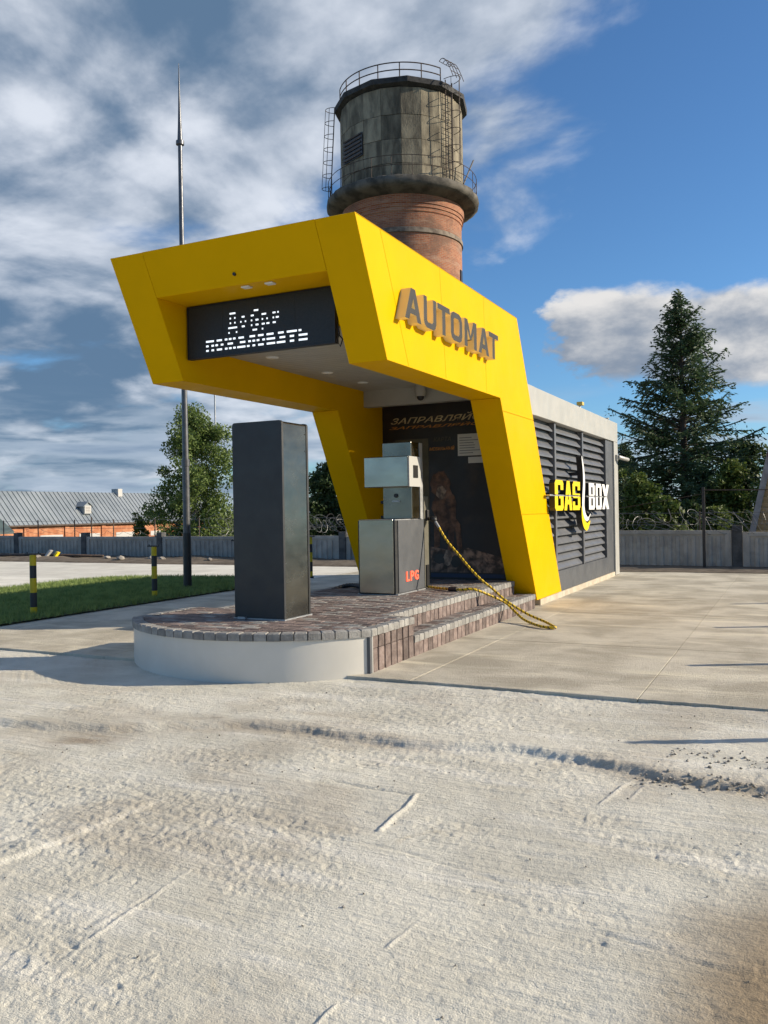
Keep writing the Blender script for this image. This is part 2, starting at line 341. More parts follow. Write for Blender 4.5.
# --- rough concrete pour in the foreground: fan-shaped adaptive grid with true relief
def seg_d(X, Y, pts):
    """distance to a polyline, signed side, and along-fraction"""
    best = np.full(X.shape, 1e9); side = np.zeros(X.shape)
    for (ax, ay), (bx, by) in zip(pts[:-1], pts[1:]):
        vx, vy = bx-ax, by-ay; L = vx*vx+vy*vy
        q = np.clip(((X-ax)*vx+(Y-ay)*vy)/L, 0, 1)
        ddx, ddy = X-(ax+q*vx), Y-(ay+q*vy); d = np.hypot(ddx, ddy); c = vx*ddy-vy*ddx
        k = d < best; best = np.where(k, d, best); side = np.where(k, np.sign(c), side)
    return best, side
def build_near():
    ts = np.concatenate([np.linspace(-6, -.72, 26)[:-1], np.arange(-.72, .72, .0021), np.linspace(.72, 6, 26)])
    ds = [.35]
    while ds[-1] < 10.2: ds.append(ds[-1]*(1.0032 if 1.7 < ds[-1] < 8.4 else 1.03))
    ds = np.array(ds)
    D, T = np.meshgrid(ds, ts, indexing='ij'); Lt = D*T
    X = Lt*math.cos(YAW)-D*math.sin(YAW); Y = Lt*math.sin(YAW)+D*math.cos(YAW)
    wx = X+.05*fbm(X*2, Y*2, 3, 3); wy = Y+.05*fbm(X*2, Y*2, 3, 9)
    Z = -.043+.05*fbm(X*.35, Y*.35, 3, 1)+.016*fbm(X*1.3, Y*1.3, 4, 5)
    Z += .0075*fbm(X*6, Y*6, 4, 21)+.0075*fbm(X*15, Y*19, 4, 31, .8)-.003*np.maximum(fbm(X*13+3, Y*17, 3, 35, .7)-.205, 0)/.1
    # trowel and screed striations running along X
    st = sstep(fbm(X*.5, Y*.6, 3, 41), -.10, .12)
    Z += st*(.010*fbm(X*1.0, Y*15, 4, 43)+.006*fbm(X*2.5, Y*40, 3, 47))
    # pebbly, torn patches
    rg = sstep(fbm(X*.9+4, Y*1.1, 4, 51), .02, .16)
    def blob(cx, cy, rx, ry): return np.exp(-(((wx-cx)/rx)**2+((wy-cy)/ry)**2))
    for b in [(-3.9, 3.8, .7, .45), (-3.3, 3.3, .5, .25), (-2.9, 3.9, .45, .3), (-.75, 4.25, .35, .14), (-1.05, 4.5, .25, .12), (-3.6, 4.7, .5, .2), (-2.6, 5.0, .3, .15), (-.9, 3.45, .35, .08), (-1.9, 6.2, 1.2, .2), (-.25, 4.2, .2, .3)]:
        rg = np.maximum(rg*.75, blob(*b)*1.1) if b[0] < -90 else np.clip(rg+blob(*b), 0, 1.3)
    cell = np.abs(fbm(X*20, Y*17, 4, 61, .7))
    Z += rg*(.014*(fbm(X*28, Y*24, 4, 63, .75)) - .030*np.minimum(cell, .12))
    pale = np.zeros_like(X); dirt = np.zeros_like(X)
    wob = .03*fbm(X*3, Y*3, 4, 71, .6)
    brk = np.clip(.75+2.2*fbm(X*2.5, Y*2.5, 3, 73), .1, 1.15)
    # board imprints: small steps (sunlit when they face +X)
    def step(pts, h, w=.02, palew=.018, fadew=.5):
        nonlocal Z, pale
        d, s = seg_d(X+wob, Y+wob*.7, pts); env = np.exp(-(d/fadew)**2)*brk
        Z = Z+h*env*(.5+.5*np.tanh(s*d/w))*(1 if True else 0)
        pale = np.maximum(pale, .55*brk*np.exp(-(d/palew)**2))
    def groove(pts, h, w, p=0.):
        nonlocal Z, pale
        d, s = seg_d(X+wob, Y+wob*.7, pts); Z = Z+.75*h*brk*np.exp(-(d/(w*.6))**2)
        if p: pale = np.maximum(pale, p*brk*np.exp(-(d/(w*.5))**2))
    step([(-3.42, 2.4), (-3.42, 2.79), (-3.37, 3.11), (-3.34, 3.5), (-3.31, 3.95), (-3.18, 4.37), (-3.0, 4.5)], .014, .016, .010, .35)
    groove([(-2.5, 2.43), (-2.53, 2.8), (-2.56, 3.12)], .010, .014, .5); groove([(-2.56, 2.5), (-2.57, 2.86)], .007, .010, .4)
    groove([(-2.97, 2.46), (-2.75, 2.42), (-2.5, 2.38)], -.016, .02)
    groove([(-1.97, 3.9), (-1.98, 4.2), (-2.01, 4.47)], .018, .018, .6)
    groove([(-2.75, 4.5), (-2.31, 4.47), (-2.02, 4.47)], -.016, .018)
    groove([(-3.78, 3.96), (-3.4, 3.83)], -.013, .016); groove([(-3.85, 3.75), (-3.76, 3.98)], .012, .015, .4)
    groove([(-1.01, 4.74), (-.93, 5.2)], .014, .013, .8); groove([(-.87, 4.87), (-.82, 5.27)], .014, .012, .8)
    groove([(-2.43, 6.04), (-2.39, 6.76)], .009, .012, .5)
    groove([(-1.42, 2.88), (-1.39, 3.23)], .008, .010, .5); groove([(-1.42, 2.3), (-1.41, 2.47)], .008, .01, .5)
    groove([(-2.7, 3.82), (-2.16, 3.73), (-1.77, 3.74), (-1.22, 3.6)], -.008, .02); groove([(-1.2, 3.46), (-.64, 3.3), (-.2, 3.2)], -.009, .018)
    # the torn cold joint running across the yard with a wash of mud along it
    tr = [(-6.5, 4.6), (-4.8, 4.9), (-4.33, 5.19), (-3.82, 5.47), (-3.15, 5.46), (-2.54, 5.39), (-1.73, 5.57), (-1.17, 5.49), (-.9, 5.38), (-.55, 5.3), (-.18, 5.27), (1.5, 5.2)]
    d, s = seg_d(X+wob*3, Y+wob*3, tr)
    Z += (.016*np.tanh(s*d/.035)*np.exp(-(d/.4)**2) - .009*np.exp(-(d/.05)**2))*(.8+brk*.45)
    band = np.exp(-(d/.12)**2); Z += band*.020*fbm(X*13, Y*24, 5, 83, .75)
    dirt = np.maximum(dirt, .62*np.exp(-(d/.16)**2)*sstep(fbm(X*1.1, Y*1.1, 3, 87), -.28, .12))
    # loose gravelly strip at the right end of the joint
    gv = sstep(X, -.95, -.55)*np.exp(-((Y-5.27)/.13)**2); Z += gv*.03*np.maximum(fbm(X*17, Y*17, 3, 91)+.05, -.1)
    dirt = np.maximum(dirt, gv*.6)
    # mud band on the left
    d, s = seg_d(X, Y, [(-6, 3.2), (-4.95, 4.03), (-4.83, 4.5), (-4.62, 5.0), (-4.12, 5.5), (-3.34, 5.75), (-2.7, 5.62)])
    dirt = np.maximum(dirt, .85*np.exp(-(d/.3)**2)*sstep(fbm(X*1.6, Y*3, 4, 93), -.25, .15)*sstep(-X, 2.6, 3.6))
    dirt = np.maximum(dirt, .32*sstep(fbm(X*1.2+9, Y*1.5, 4, 97), .03, .22))
    dirt = np.maximum(dirt, .3*np.exp(-(((X+2.9)/.55)**2+((Y-3.75)/.4)**2)))
    # brown tone with a soft, uneven edge at the right front
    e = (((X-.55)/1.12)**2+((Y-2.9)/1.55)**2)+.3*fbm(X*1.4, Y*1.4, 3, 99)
    brown_patch = .92*(1-sstep(e, .35, 1.15))
    Z += .020*np.exp(-((Y-7.25)/.35)**2)          # feathered up against the yard slab
    v = np.stack([X, Y, Z], -1).reshape(-1, 3)
    nr, nc = X.shape; i = np.arange(nr*nc).reshape(nr, nc)
    q = np.stack([i[:-1, :-1], i[:-1, 1:], i[1:, 1:], i[1:, :-1]], -1).reshape(-1, 4)
    keep = (v[q, 1].max(1) > -8) & (v[q, 1].min(1) < 7.6) & (np.abs(v[q, 0]).max(1) < 45); q = q[keep]
    me = bpy.data.meshes.new('concrete_yard'); me.vertices.add(len(v)); me.vertices.foreach_set('co', v.ravel())
    me.loops.add(len(q)*4); me.loops.foreach_set('vertex_index', q.ravel()); me.polygons.add(len(q))
    me.polygons.foreach_set('loop_start', np.arange(len(q))*4); me.polygons.foreach_set('loop_total', np.full(len(q), 4))
    me.polygons.foreach_set('use_smooth', np.ones(len(q), bool)); me.update(); me.validate()
    for nm, a in (('dirt', dirt), ('brown_patch', brown_patch), ('pale', pale)):
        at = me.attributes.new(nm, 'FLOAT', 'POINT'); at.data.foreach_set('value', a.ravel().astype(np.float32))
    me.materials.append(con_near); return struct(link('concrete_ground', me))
near = build_near()
struct(MB().box(-45, 25, -14, 1.2, -.4, -.12).build('concrete_ground_behind', con_yard))

# --- older yard slabs behind the step, one object per slab
yard = struct(MB().box(-45, 22, 7.3, 24.6, -.5, -.12).build('yard', mortar))
xe = [-45, -37, -30, -24, -19, -14.5, -10.5, -7.1, -3.3, -1.22, 2.0, 6, 11, 17, 22]; ye = [7.24, 9.9, 12.8, 15.9, 19.1, 22.4]
for i in range(len(xe)-1):
    for j in range(len(ye)-1):
        gx = .0022; z = random.uniform(-.0015, .001)
        if j == 0 and -20 < xe[i] < 8:
            xs_ = np.arange(xe[i]+gx, xe[i+1]-gx, .045); ed = [(x, ye[0]+.045*float(fbm(np.array(x*2.3), np.array(1.5), 5, 19, .8)), z) for x in xs_]
            MB().prism(ed+[(xe[i+1]-gx, ye[0]+.01, z), (xe[i+1]-gx, ye[1]-gx, z), (xe[i]+gx, ye[1]-gx, z)], (0, 0, -.2)).build('slab', con_yard, yard, bevel=.006)
        else: MB().box(xe[i]+gx, xe[i+1]-gx, ye[j]+gx, ye[j+1]-gx, -.2, z).build('slab', con_pale if xe[i] < -11 else con_yard, yard)
# soil bank in front of the fence
def soil():
    n, mm = 260, 26; m_ = MB(); vs = []; fs = []
    for i in range(n):
        for j in range(mm):
            x = -44+66*i/(n-1); y = 21.3+3.6*j/(mm-1)
            e = min(1, j/6)*min(1, 1)
            z = .012+e*(.06+.18*float(fbm(np.array(x*.9), np.array(y*1.3), 4, 5)))+(.02 if j else -.02)
            if x > -7: z = .012+e*.02
            vs.append((x, y+.35*float(fbm(np.array(x*.5), np.array(3.), 3, 8)), z))
    for i in range(n-1):
        for j in range(mm-1): a = i*mm+j; fs.append((a, a+mm, a+mm+1, a+1))
    return struct(m_.add(vs, fs).build('dirt_strip', soilm, smooth='all'))
soil()

# --- lawn
lawn = [(-10.5, -2), (-10.5, 15.6), (-10.62, 16.6), (-11.1, 17.0), (-12.3, 16.95), (-14.2, 16.6), (-15.3, 16.0), (-15.7, 15.0), (-15.6, 12), (-15.4, 8), (-15.4, -2)]
struct(MB().add([(x, y, .03) for x, y in lawn], [tuple(range(len(lawn)))]).build('lawn_soil', mat('lawn_soil', (.08, .11, .04), (.12, .14, .06), 5, 1.)))
def inside(x, y, P):
    c = False; n = len(P)
    for i in range(n):
        x1, y1 = P[i]; x2, y2 = P[(i+1) % n]
        if (y1 > y) != (y2 > y) and x < (x2-x1)*(y-y1)/(y2-y1)+x1: c = not c
    return c
def grass():
    vs = []; fs = []
    while len(fs) < 70000:
        x, y = random.uniform(-15.8, -10.4), random.uniform(6.5, 17.2)
        if not inside(x+random.gauss(0, .05), y+random.gauss(0, .05), lawn): continue
        h = random.uniform(.05, .11); a = random.uniform(0, 6.28); w = random.uniform(.006, .011)
        lx, ly = random.gauss(0, .03), random.gauss(0, .03); o = len(vs)
        vs += [(x-w*math.cos(a), y-w*math.sin(a), .028), (x+w*math.cos(a), y+w*math.sin(a), .028), (x+lx, y+ly, .028+h)]; fs.append((o, o+1, o+2))
    o = MB().add(vs, fs).build('grass', grassm, kind='stuff'); o['label'] = 'short green lawn grass beside the yard'
grass()

# ================================================================== FUEL ISLAND (platform)
PZ, SZ = .435, .225
isl = thing('fuel_island', 'brown paved island with white curved front band and brick steps', 'platform', (-5.2, 8.5, 0))
CX, CY, CR = -5.32, 8.60, 1.90
XL, XR = -6.84, -3.80; XU_R, XU_L = -4.11, -6.46
aR = -math.acos((XR-CX)/CR); aL = -math.acos((XL-CX)/CR)
def arc(r, n=28, da=0.): return [(CX+r*math.cos(aL+(aR-aL)*k/n), CY+r*math.sin(aL+(aR-aL)*k/n)) for k in range(n+1)]
front = arc(CR-.02)
core = front+[(XR-.03, 8.44), (XU_R-.03, 8.44), (XU_R-.03, 13.16), (XU_L+.03, 13.16), (XU_L+.03, 8.44), (XL+.03, 8.44)]
MB().prism([(x, y, -.1) for x, y in core], (0, 0, .1+PZ-.02)).build('core', mortar, isl)
for x0, x1 in ((XU_R-.03, XR-.03), (XL+.03, XU_L+.03)):
    MB().box(x0, x1, 8.46, 13.25, -.1, SZ-.02).build('step_core', mortar, isl)
# white band with rounded left return
b = MB(); pts = arc(CR+.012, 40)
pts = [(XL-.02, 8.44), (XL-.03, 7.85), (XL-.03, 7.62), (XL-.022, 7.52)]+pts[1:]
outer = pts; inner = [(CX+(x-CX)*.975, CY+(y-CY)*.975) for x, y in pts]
n = len(outer); vs = []
for z in (-.12, .358): vs += [(x, y, z) for x, y in outer]+[(x, y, z) for x, y in inner]
fs = []
for i in range(n-1):
    fs += [(i, i+1, 2*n+i+1, 2*n+i), (n+i+1, n+i, 3*n+i, 3*n+i+1), (2*n+i, 2*n+i+1, 3*n+i+1, 3*n+i)]
fs += [(n-1, 2*n-1, 4*n-1, 3*n-1), (n, 0, 2*n, 3*n)]
b.add(vs, fs).build('front_band', bandwhite, isl, smooth=True)
# paver mesh: chamfered block
def paver_mesh(name, sx, sy, sz, mt, ch=.006):
    me = bpy.data.meshes.new(name); x, y = sx/2, sy/2; c = ch
    v = [(-x, -y, 0), (x, -y, 0), (x, y, 0), (-x, y, 0), (-x, -y, sz-c), (x, -y, sz-c), (x, y, sz-c), (-x, y, sz-c), (-x+c, -y+c, sz), (x-c, -y+c, sz), (x-c, y-c, sz), (-x+c, y-c, sz)]
    f = [(0, 1, 5, 4), (1, 2, 6, 5), (2, 3, 7, 6), (3, 0, 4, 7), (4, 5, 9, 8), (5, 6, 10, 9), (6, 7, 11, 10), (7, 4, 8, 11), (8, 9, 10, 11)]
    me.from_pydata(v, [], f); me.materials.append(mt); return me
# edge pavers along the arc
em = paver_mesh('edge_paver', .122, .125, .075, pav_grey, .010)
L = CR*(aR-aL); ne = int(L/.13)
for k in range(ne):
    a = aL+(aR-aL)*(k+.5)/ne
    link('edge_paver', em, isl, (CX+(CR-.035)*math.cos(a), CY+(CR-.035)*math.sin(a), PZ-.075+random.uniform(-.002, .002)), (0, 0, a+math.pi/2+random.uniform(-.02, .02)))
# left and right edges of the upper level, and the step edges
def edge_run(x, y0, y1, z, side):
    nn = int((y1-y0)/.13)
    for k in range(nn):
        y = y0+(k+.5)*(y1-y0)/nn
        link('edge_paver', em, isl, (x-side*.05, y, z-.075+random.uniform(-.002, .002)), (0, 0, math.pi/2*side+random.uniform(-.012, .012)))
edge_run(XR, 7.42, 8.46, PZ, 1); edge_run(XU_R, 8.46, 13.1, PZ, 1); edge_run(XR, 8.46, 13.2, SZ, 1)
edge_run(XL, 7.48, 8.46, PZ, -1); edge_run(XU_L, 8.46, 13.1, PZ, -1); edge_run(XL, 8.46, 13.2, SZ, -1)
# riser bricks set upright
rb = {}
def riser(x, y, z0, z1, side=1, w=.120):
    key = round(z1-z0, 3)
    if key not in rb:
        me = paver_mesh('riser_brick', w, key, .06, pav_brown, .005); rb[key] = me
    o = link('riser_brick', rb[key], isl, (x-side*.055, y, (z0+z1)/2), None)
    o.rotation_euler = (math.pi/2+random.uniform(-.01, .01), random.uniform(-.008, .008), math.pi/2*side)
def riser_run(x, y0, y1, z0, z1, side):
    nn = int((y1-y0)/.13)
    for k in range(nn): riser(x+random.uniform(-.004, .002), y0+(k+.5)*(y1-y0)/nn, z0, z1, side)
for s_, xa, xb in ((1, XR, XU_R), (-1, XL, XU_L)):
    riser_run(xa, 7.44, 8.46, .235, PZ-.08, s_); riser_run(xa, 7.44, 8.46, -.02, .229, s_)
    riser_run(xb, 8.46, 13.1, SZ-.01, PZ-.08, s_); riser_run(xa, 8.46, 13.2, -.06, SZ-.08, s_)
# corner post beside the band end
MB().box(XR-.06, XR+.004, 7.40, 7.47, -.05, PZ-.078).build('corner_block', dgrey, isl, bevel=.004)
# return bricks of the front block beside the lower step
for s_, xa, xb in ((1, XR, XU_R), (-1, XL, XU_L)):
    MB().box(min(xa-s_*.06, xb), max(xa-s_*.06, xb), 8.445, 8.475, SZ-.02, PZ-.078).build('return_brick', pav_brown, isl)
# top pavers, running bond along X, clipped to the outline
def clip(poly, a, b, c):             # keep a*x+b*y<=c
    out = []
    for i in range(len(poly)):
        p, q = poly[i], poly[(i+1) % len(poly)]; dp = a*p[0]+b*p[1]-c; dq = a*q[0]+b*q[1]-c
        if dp <= 0: out.append(p)
        if dp*dq < 0: s = dp/(dp-dq); out.append((p[0]+(q[0]-p[0])*s, p[1]+(q[1]-p[1])*s))
    return out
cells = []
def lay(xa, xb, y0, y1, z, arcclip=False):
    j = 0; y = y0
    while y < y1:
        x = xa-.2+(.1 if j % 2 else 0)
        while x < xb:
            p = [(x+.0025, y+.0025), (x+.1975, y+.0025), (x+.1975, y+.0975), (x+.0025, y+.0975)]
            p = clip(p, 1, 0, xb); p = p and clip(p, -1, 0, -xa); p = p and clip(p, 0, 1, y1)
            if arcclip and p:
                for k in range(24):
                    a = aL-.2+(aR-aL+.4)*k/23; p = p and clip(p, math.cos(a), math.sin(a), CX*math.cos(a)+CY*math.sin(a)+CR-.102)
            if p and len(p) > 2:
                A = abs(sum(p[i][0]*p[(i+1) % len(p)][1]-p[(i+1) % len(p)][0]*p[i][1] for i in range(len(p))))/2
                if A > .0015: cells.append((p, z, A))
            x += .2
        y += .1; j += 1
lay(XL+.115, XR-.115, 6.7, 8.46, PZ, True); lay(XU_L+.115, XU_R-.115, 8.46, 13.15, PZ)
lay(XU_R+.01, XR-.115, 8.46, 13.2, SZ); lay(XL+.115, XU_L-.01, 8.46, 13.2, SZ)
cells.sort(key=lambda c: c[0][0][1]-(.0 if c[1] > .3 else -20))
pm = paver_mesh('paver', .195, .095, .05, pav_brown, .005); pmg = paver_mesh('paver', .195, .095, .05, pav_grey, .005)
rest = MB()
def cellmesh(mb, p, z, mi=0):
    cx = sum(q[0] for q in p)/len(p); cy = sum(q[1] for q in p)/len(p); n = len(p)
    z += random.uniform(-.0025, .0015)
    ins = [(q[0]+(cx-q[0])*.06, q[1]+(cy-q[1])*.10) for q in p]
    mb.add([(*q, z-.04) for q in p]+[(*q, z-.005) for q in p]+[(*q, z) for q in ins],
           [(i, (i+1) % n, n+(i+1) % n, n+i) for i in range(n)]+[(n+i, n+(i+1) % n, 2*n+(i+1) % n, 2*n+i) for i in range(n)]+[tuple(range(2*n, 3*n))], mi)
cnt = 0
for p, z, A in cells:
    g_ = random.random() < .22
    if cnt < 300:
        cnt += 1
        if abs(A-.195*.095) < 1e-5: link('paver', pmg if g_ else pm, isl, (p[0][0]+.0975, p[0][1]+.0475, z-.05+random.uniform(-.0025, .0015)), (random.gauss(0, .006), random.gauss(0, .006), 0))
        else: q = MB(); cellmesh(q, p, z); q.build('paver', pav_brown, isl)
    else: cellmesh(rest, p, z, int(g_)+2*int(random.random() < .4 and not g_))
pav_b2 = mat('paver_brown_pale', (.20, .16, .14), (.28, .235, .21), 9, .85, bump=.5, bscale=60)
o = rest.build('paving', [pav_brown, pav_grey, pav_b2], isl, kind='stuff')

# ================================================================== CANOPY
can = thing('canopy_portal', 'bright yellow angular portal canopy over the fuel island', 'canopy', (-5.34, 10, 0))
xr, xl, ir, il = -3.79, -6.90, -4.24, -6.44
A_, B_, C_, D_, E_, F_ = (7.22, 4.48), (7.89, 3.155), (11.58, 3.175), (13.30, .115), (14.86, .115), (12.44, 4.48)
def yz(x, P): return [(x, y, z) for y, z in P]
prof = [A_, B_, C_, D_, E_, F_]
def shrink(P, d):                     # crude inward offset of the core so that cladding stands proud
    cy = sum(p[0] for p in P)/len(P); out = []
    n = len(P); 
    for i in range(n):
        p0, p1, p2 = Vector((*P[i-1], 0)), Vector((*P[i], 0)), Vector((*P[(i+1) % n], 0))
        e1 = (p1-p0).normalized(); e2 = (p2-p1).normalized()
        n1_ = Vector((-e1.y, e1.x, 0)); n2_ = Vector((-e2.y, e2.x, 0)); bis = (n1_+n2_); bis = bis/max(.2, bis.length_squared)*2
        out.append((p1.x+bis.x*d, p1.y+bis.y*d))
    return out
cp = shrink(prof, .012)
for x0, x1 in ((xr-.012, ir), (xl+.012, il)):
    MB().prism(yz(x0, cp), (x1-x0, 0, 0)).build('side_frame', yellow, can)
def fy(z): return A_[0]+(A_[1]-z)/(A_[1]-B_[1])*(B_[0]-A_[0])        # front plane
ZI = 4.03
rp = [(fy(4.47)+.012, 4.468), (fy(ZI)+.012, ZI), (8.02, ZI), (8.02, 3.60), (13.38, 3.60), (13.0, 3.60), (12.46, 4.468)]
MB().prism(yz(il+.001, rp), (ir-il-.002, 0, 0)).build('roof_box', yellow, can)
# cladding panels with open joints -------------------------------------------------
JG = .006
def gapped(poly, g=JG/2):
    out = shrink(poly, g) if sum(poly[i][0]*poly[(i+1) % len(poly)][1]-poly[(i+1) % len(poly)][0]*poly[i][1] for i in range(len(poly))) > 0 else list(reversed(shrink(list(reversed(poly)), g)))
    return out
def side_panels(x, sgn):
    sl = (B_[0]-A_[0])/(A_[1]-B_[1])
    zb = lambda y: B_[1]+(y-B_[0])/(C_[0]-B_[0])*(C_[1]-B_[1])
    cuts = [(7.76, 8.43), (9.36, 9.52), (10.92, 11.0)]
    polys = [[A_, B_, (cuts[0][1], zb(cuts[0][1])), (cuts[0][0], 4.48)]]
    for (a, b_), (c, d) in zip(cuts[:-1], cuts[1:]): polys.append([(a, 4.48), (b_, zb(b_)), (d, zb(d)), (c, 4.48)])
    ef = lambda z: E_[0]+(z-E_[1])/(F_[1]-E_[1])*(F_[0]-E_[0]); df = lambda z: D_[0]+(z-D_[1])/(C_[1]-D_[1])*(C_[0]-D_[0])
    a, b_ = cuts[-1]; polys.append([(a, 4.48), (b_, zb(b_)), C_, (df(3.0), 3.0), (ef(3.0), 3.0), F_])
    polys.append([(df(3.0), 3.0), (df(1.5), 1.5), (ef(1.5), 1.5), (ef(3.0), 3.0)])
    polys.append([(df(1.5), 1.5), D_, E_, (ef(1.5), 1.5)])
    for P in polys:
        P = gapped(P); MB().prism(yz(x, P), (-sgn*.0115, 0, 0)).build('cladding_panel', yellow, can, bevel=.002)
side_panels(xr, 1); side_panels(xl, -1)
def plane_panel(P3, nrm):             # P3: list of 3D points of a flat panel; plate of 11 mm behind it
    c = sum((Vector(p) for p in P3), Vector())/len(P3); Q = []
    for p in P3:
        d = Vector(p)-c; Q.append(c+d*(1-JG/2/max(d.length, .1)))
    MB().prism(Q, Vector(nrm)*-.0115).build('cladding_panel', yellow, can, bevel=.002)
nf = Vector((0, -(A_[1]-B_[1]), -(B_[0]-A_[0]))).normalized()
def fp(x, z): return (x, fy(z), z)
plane_panel([fp(xl, 4.48), fp(il+.0, 4.48), fp(il, ZI), fp(il, B_[1]), fp(xl, B_[1])], nf)
plane_panel([fp(xr, 4.48), fp(ir, 4.48), fp(ir, ZI), fp(ir, B_[1]), fp(xr, B_[1])], nf)
plane_panel([fp(il, 4.48), fp(ir, 4.48), fp(ir, ZI), fp(il, ZI)], nf)
# top skin, beam undersides and leg fronts
MB().box(xl, xr, 7.24, 12.44, 4.470, 4.479).build('top_skin', yellow, can)
nl = Vector((0, -(C_[1]-D_[1]), -(D_[0]-C_[0]))).normalized()
for a, b_ in ((xr, ir), (xl, il)):
    plane_panel([(a, C_[0], C_[1]), (b_, C_[0], C_[1]), (b_, D_[0], D_[1]), (a, D_[0], D_[1])], nl)
    plane_panel([(a, B_[0], B_[1]), (b_, B_[0], B_[1]), (b_, C_[0], C_[1]), (a, C_[0], C_[1])], (0, 0, -1))
# white slatted soffit, bulkhead, recessed lamps
y = 8.03
while y < 12.44:
    MB().box(il+.004, ir-.004, y, y+.119, 3.575, 3.598).build('ceiling_slat', white_cl, can, bevel=.004); y += .125
MB().box(il+.003, ir-.003, 12.47, 12.62, 3.31, 3.605).build('bulkhead', white_cl, can)
for x, y in ((-6.0, 9.1), (-4.7, 9.1), (-6.0, 10.5), (-4.7, 10.5), (-6.0, 11.6), (-4.7, 11.6)):
    l = MB().lathe((x, y, 3.573), [(.001, -.012), (.07, -.012), (.085, 0), (.085, .004)], 20).build('downlight', lampw, can, smooth=True)
for x in (-5.28, -4.98):
    MB().box(x-.05, x+.05, 7.50, 7.58, ZI-.02, ZI-.001).build('soffit_lamp', lampw, can, bevel=.006)
MB().tube([(-5.33, fy(4.13)-.02, 4.13), (-5.33, fy(4.13)+.01, 4.13)], .018, 10).build('sensor', black, can)

for a in (ir+.002, il-.05): MB().box(a, a+.048, 12.35, 13.39, 3.0, 3.598).build('sun_stop', yellow, can)  # hidden plates added to stop sun leaking in behind the legs
# CCTV dome on the bulkhead
cc_ = thing('security_camera', 'white dome security camera hanging at the back of the soffit', 'camera', (-5.36, 12.35, 3.42))
MB().lathe((-5.36, 12.35, 3.40), [(.001, .175), (.085, .175), (.09, .06), (.08, .0), (.001, 0)], 24).build('housing', white_cl, cc_, smooth=True)
MB().lathe((-5.36, 12.35, 3.40), [(.06, .0), (.055, -.035), (.03, -.06), (.001, -.068)], 24).build('lens_dome', black, cc_, smooth=True)

# ------------------------------------------------------------------ LED screen
scr = thing('led_screen', 'dark LED message board with white dotted letters inside the portal', 'screen', (-5.42, 7.96, 3.4))
X0, X1, Z0, Z1, YS = -6.415, -4.43, 3.405, 4.022, 7.945
ledface = mat('led_face', (.012, .016, .02), (.018, .022, .027), 60, .55)
for i in range(4):
    w = (X1-X0-.03)/4; MB().box(X0+.015+i*w+.001, X0+.015+(i+1)*w-.001, YS+.004, YS+.02, Z0+.015, Z1-.015).build('led_module', ledface, scr)
fr = MB(); fr.box(X0, X1, YS+.018, YS+.07, Z0, Z1)
for a in ((X0, X0+.012, Z0, Z1), (X1-.012, X1, Z0, Z1), (X0+.012, X1-.012, Z0, Z0+.012), (X0+.012, X1-.012, Z1-.012, Z1)): fr.box(a[0], a[1], YS-.004, YS+.02, a[2], a[3])
fr.build('casing', darkm, scr)
MB().box(X0-.018, X0-.004, YS+.02, YS+.06, 3.52, 3.95).build('mounting_strip', galv, scr)
cb = [(X1+.012, YS+.03, 3.62), (X1+.05, YS, 3.5), (X1+.03, YS-.02, 3.42), (X1+.06, YS, 3.36), (X1+.08, YS+.02, 3.44), (X1+.03, YS+.01, 3.5)]
MB().tube(cb, .008, 6).build('cable', black, scr)
SW, SH = X1-X0, Z1-Z0
def led_text(chars, u0, v0, du, dv, dh):
  for rows in chars:
    mb = MB()
    for r, line in enumerate(rows):
        i = 0
        while i < len(line):
            if line[i] == '#':
                j = i
                while j < len(line) and line[j] == '#': j += 1
                x0 = X0+(u0+i*du)*SW; x1 = X0+(u0+j*du)*SW-.004; z = Z1-(v0+r*dv)*SH
                mb.box(x0, x1, YS+.001, YS+.006, z-dh*SH/2, z+dh*SH/2); i = j
            else: i += 1
    mb.build('character', ledwhite, scr, kind='stuff'); u0 += len(rows[0])*du
L1 = {'D': ["..####..", "..#..#..", "..#..#..", ".######.", ".#....#."], 'o': [".......", "..##...", ".#..#..", "..##...", "......."],
      'b': ["...###.", ".##....", ".#..##.", ".#..##.", "..###.."], 'r': [".......", ".###...", ".#..#..", ".##.##.", ".#....."], 'e': [".......", ".##.#..", ".#.##..", ".##....", "......."]}
def rowsof(G, s): return [''.join(G[c][r] for c in s) for r in range(len(G[s[0]]))]
led_text([L1[c] for c in 'Dobre'], .285, .235, .0105, .088, .03)
L2 = {'p': ["######.", "##..##.", "##..##."], 'o': [".####..", "##..##.", ".####.."], 'j': ["##.##.##.", "..####...", "##.##.##."], 'a': [".####..", "..####.", "######."],
      'l': ["..####.", ".##.##.", "##..##."], 'v': ["#####..", "######.", "######."], 't': ["#######.", "..###...", "..###..."], 'b': ["##.....", "######.", "######."]}
led_text([L2[c] for c in 'pojalovatb'], .135, .70, .0096, .085, .034)

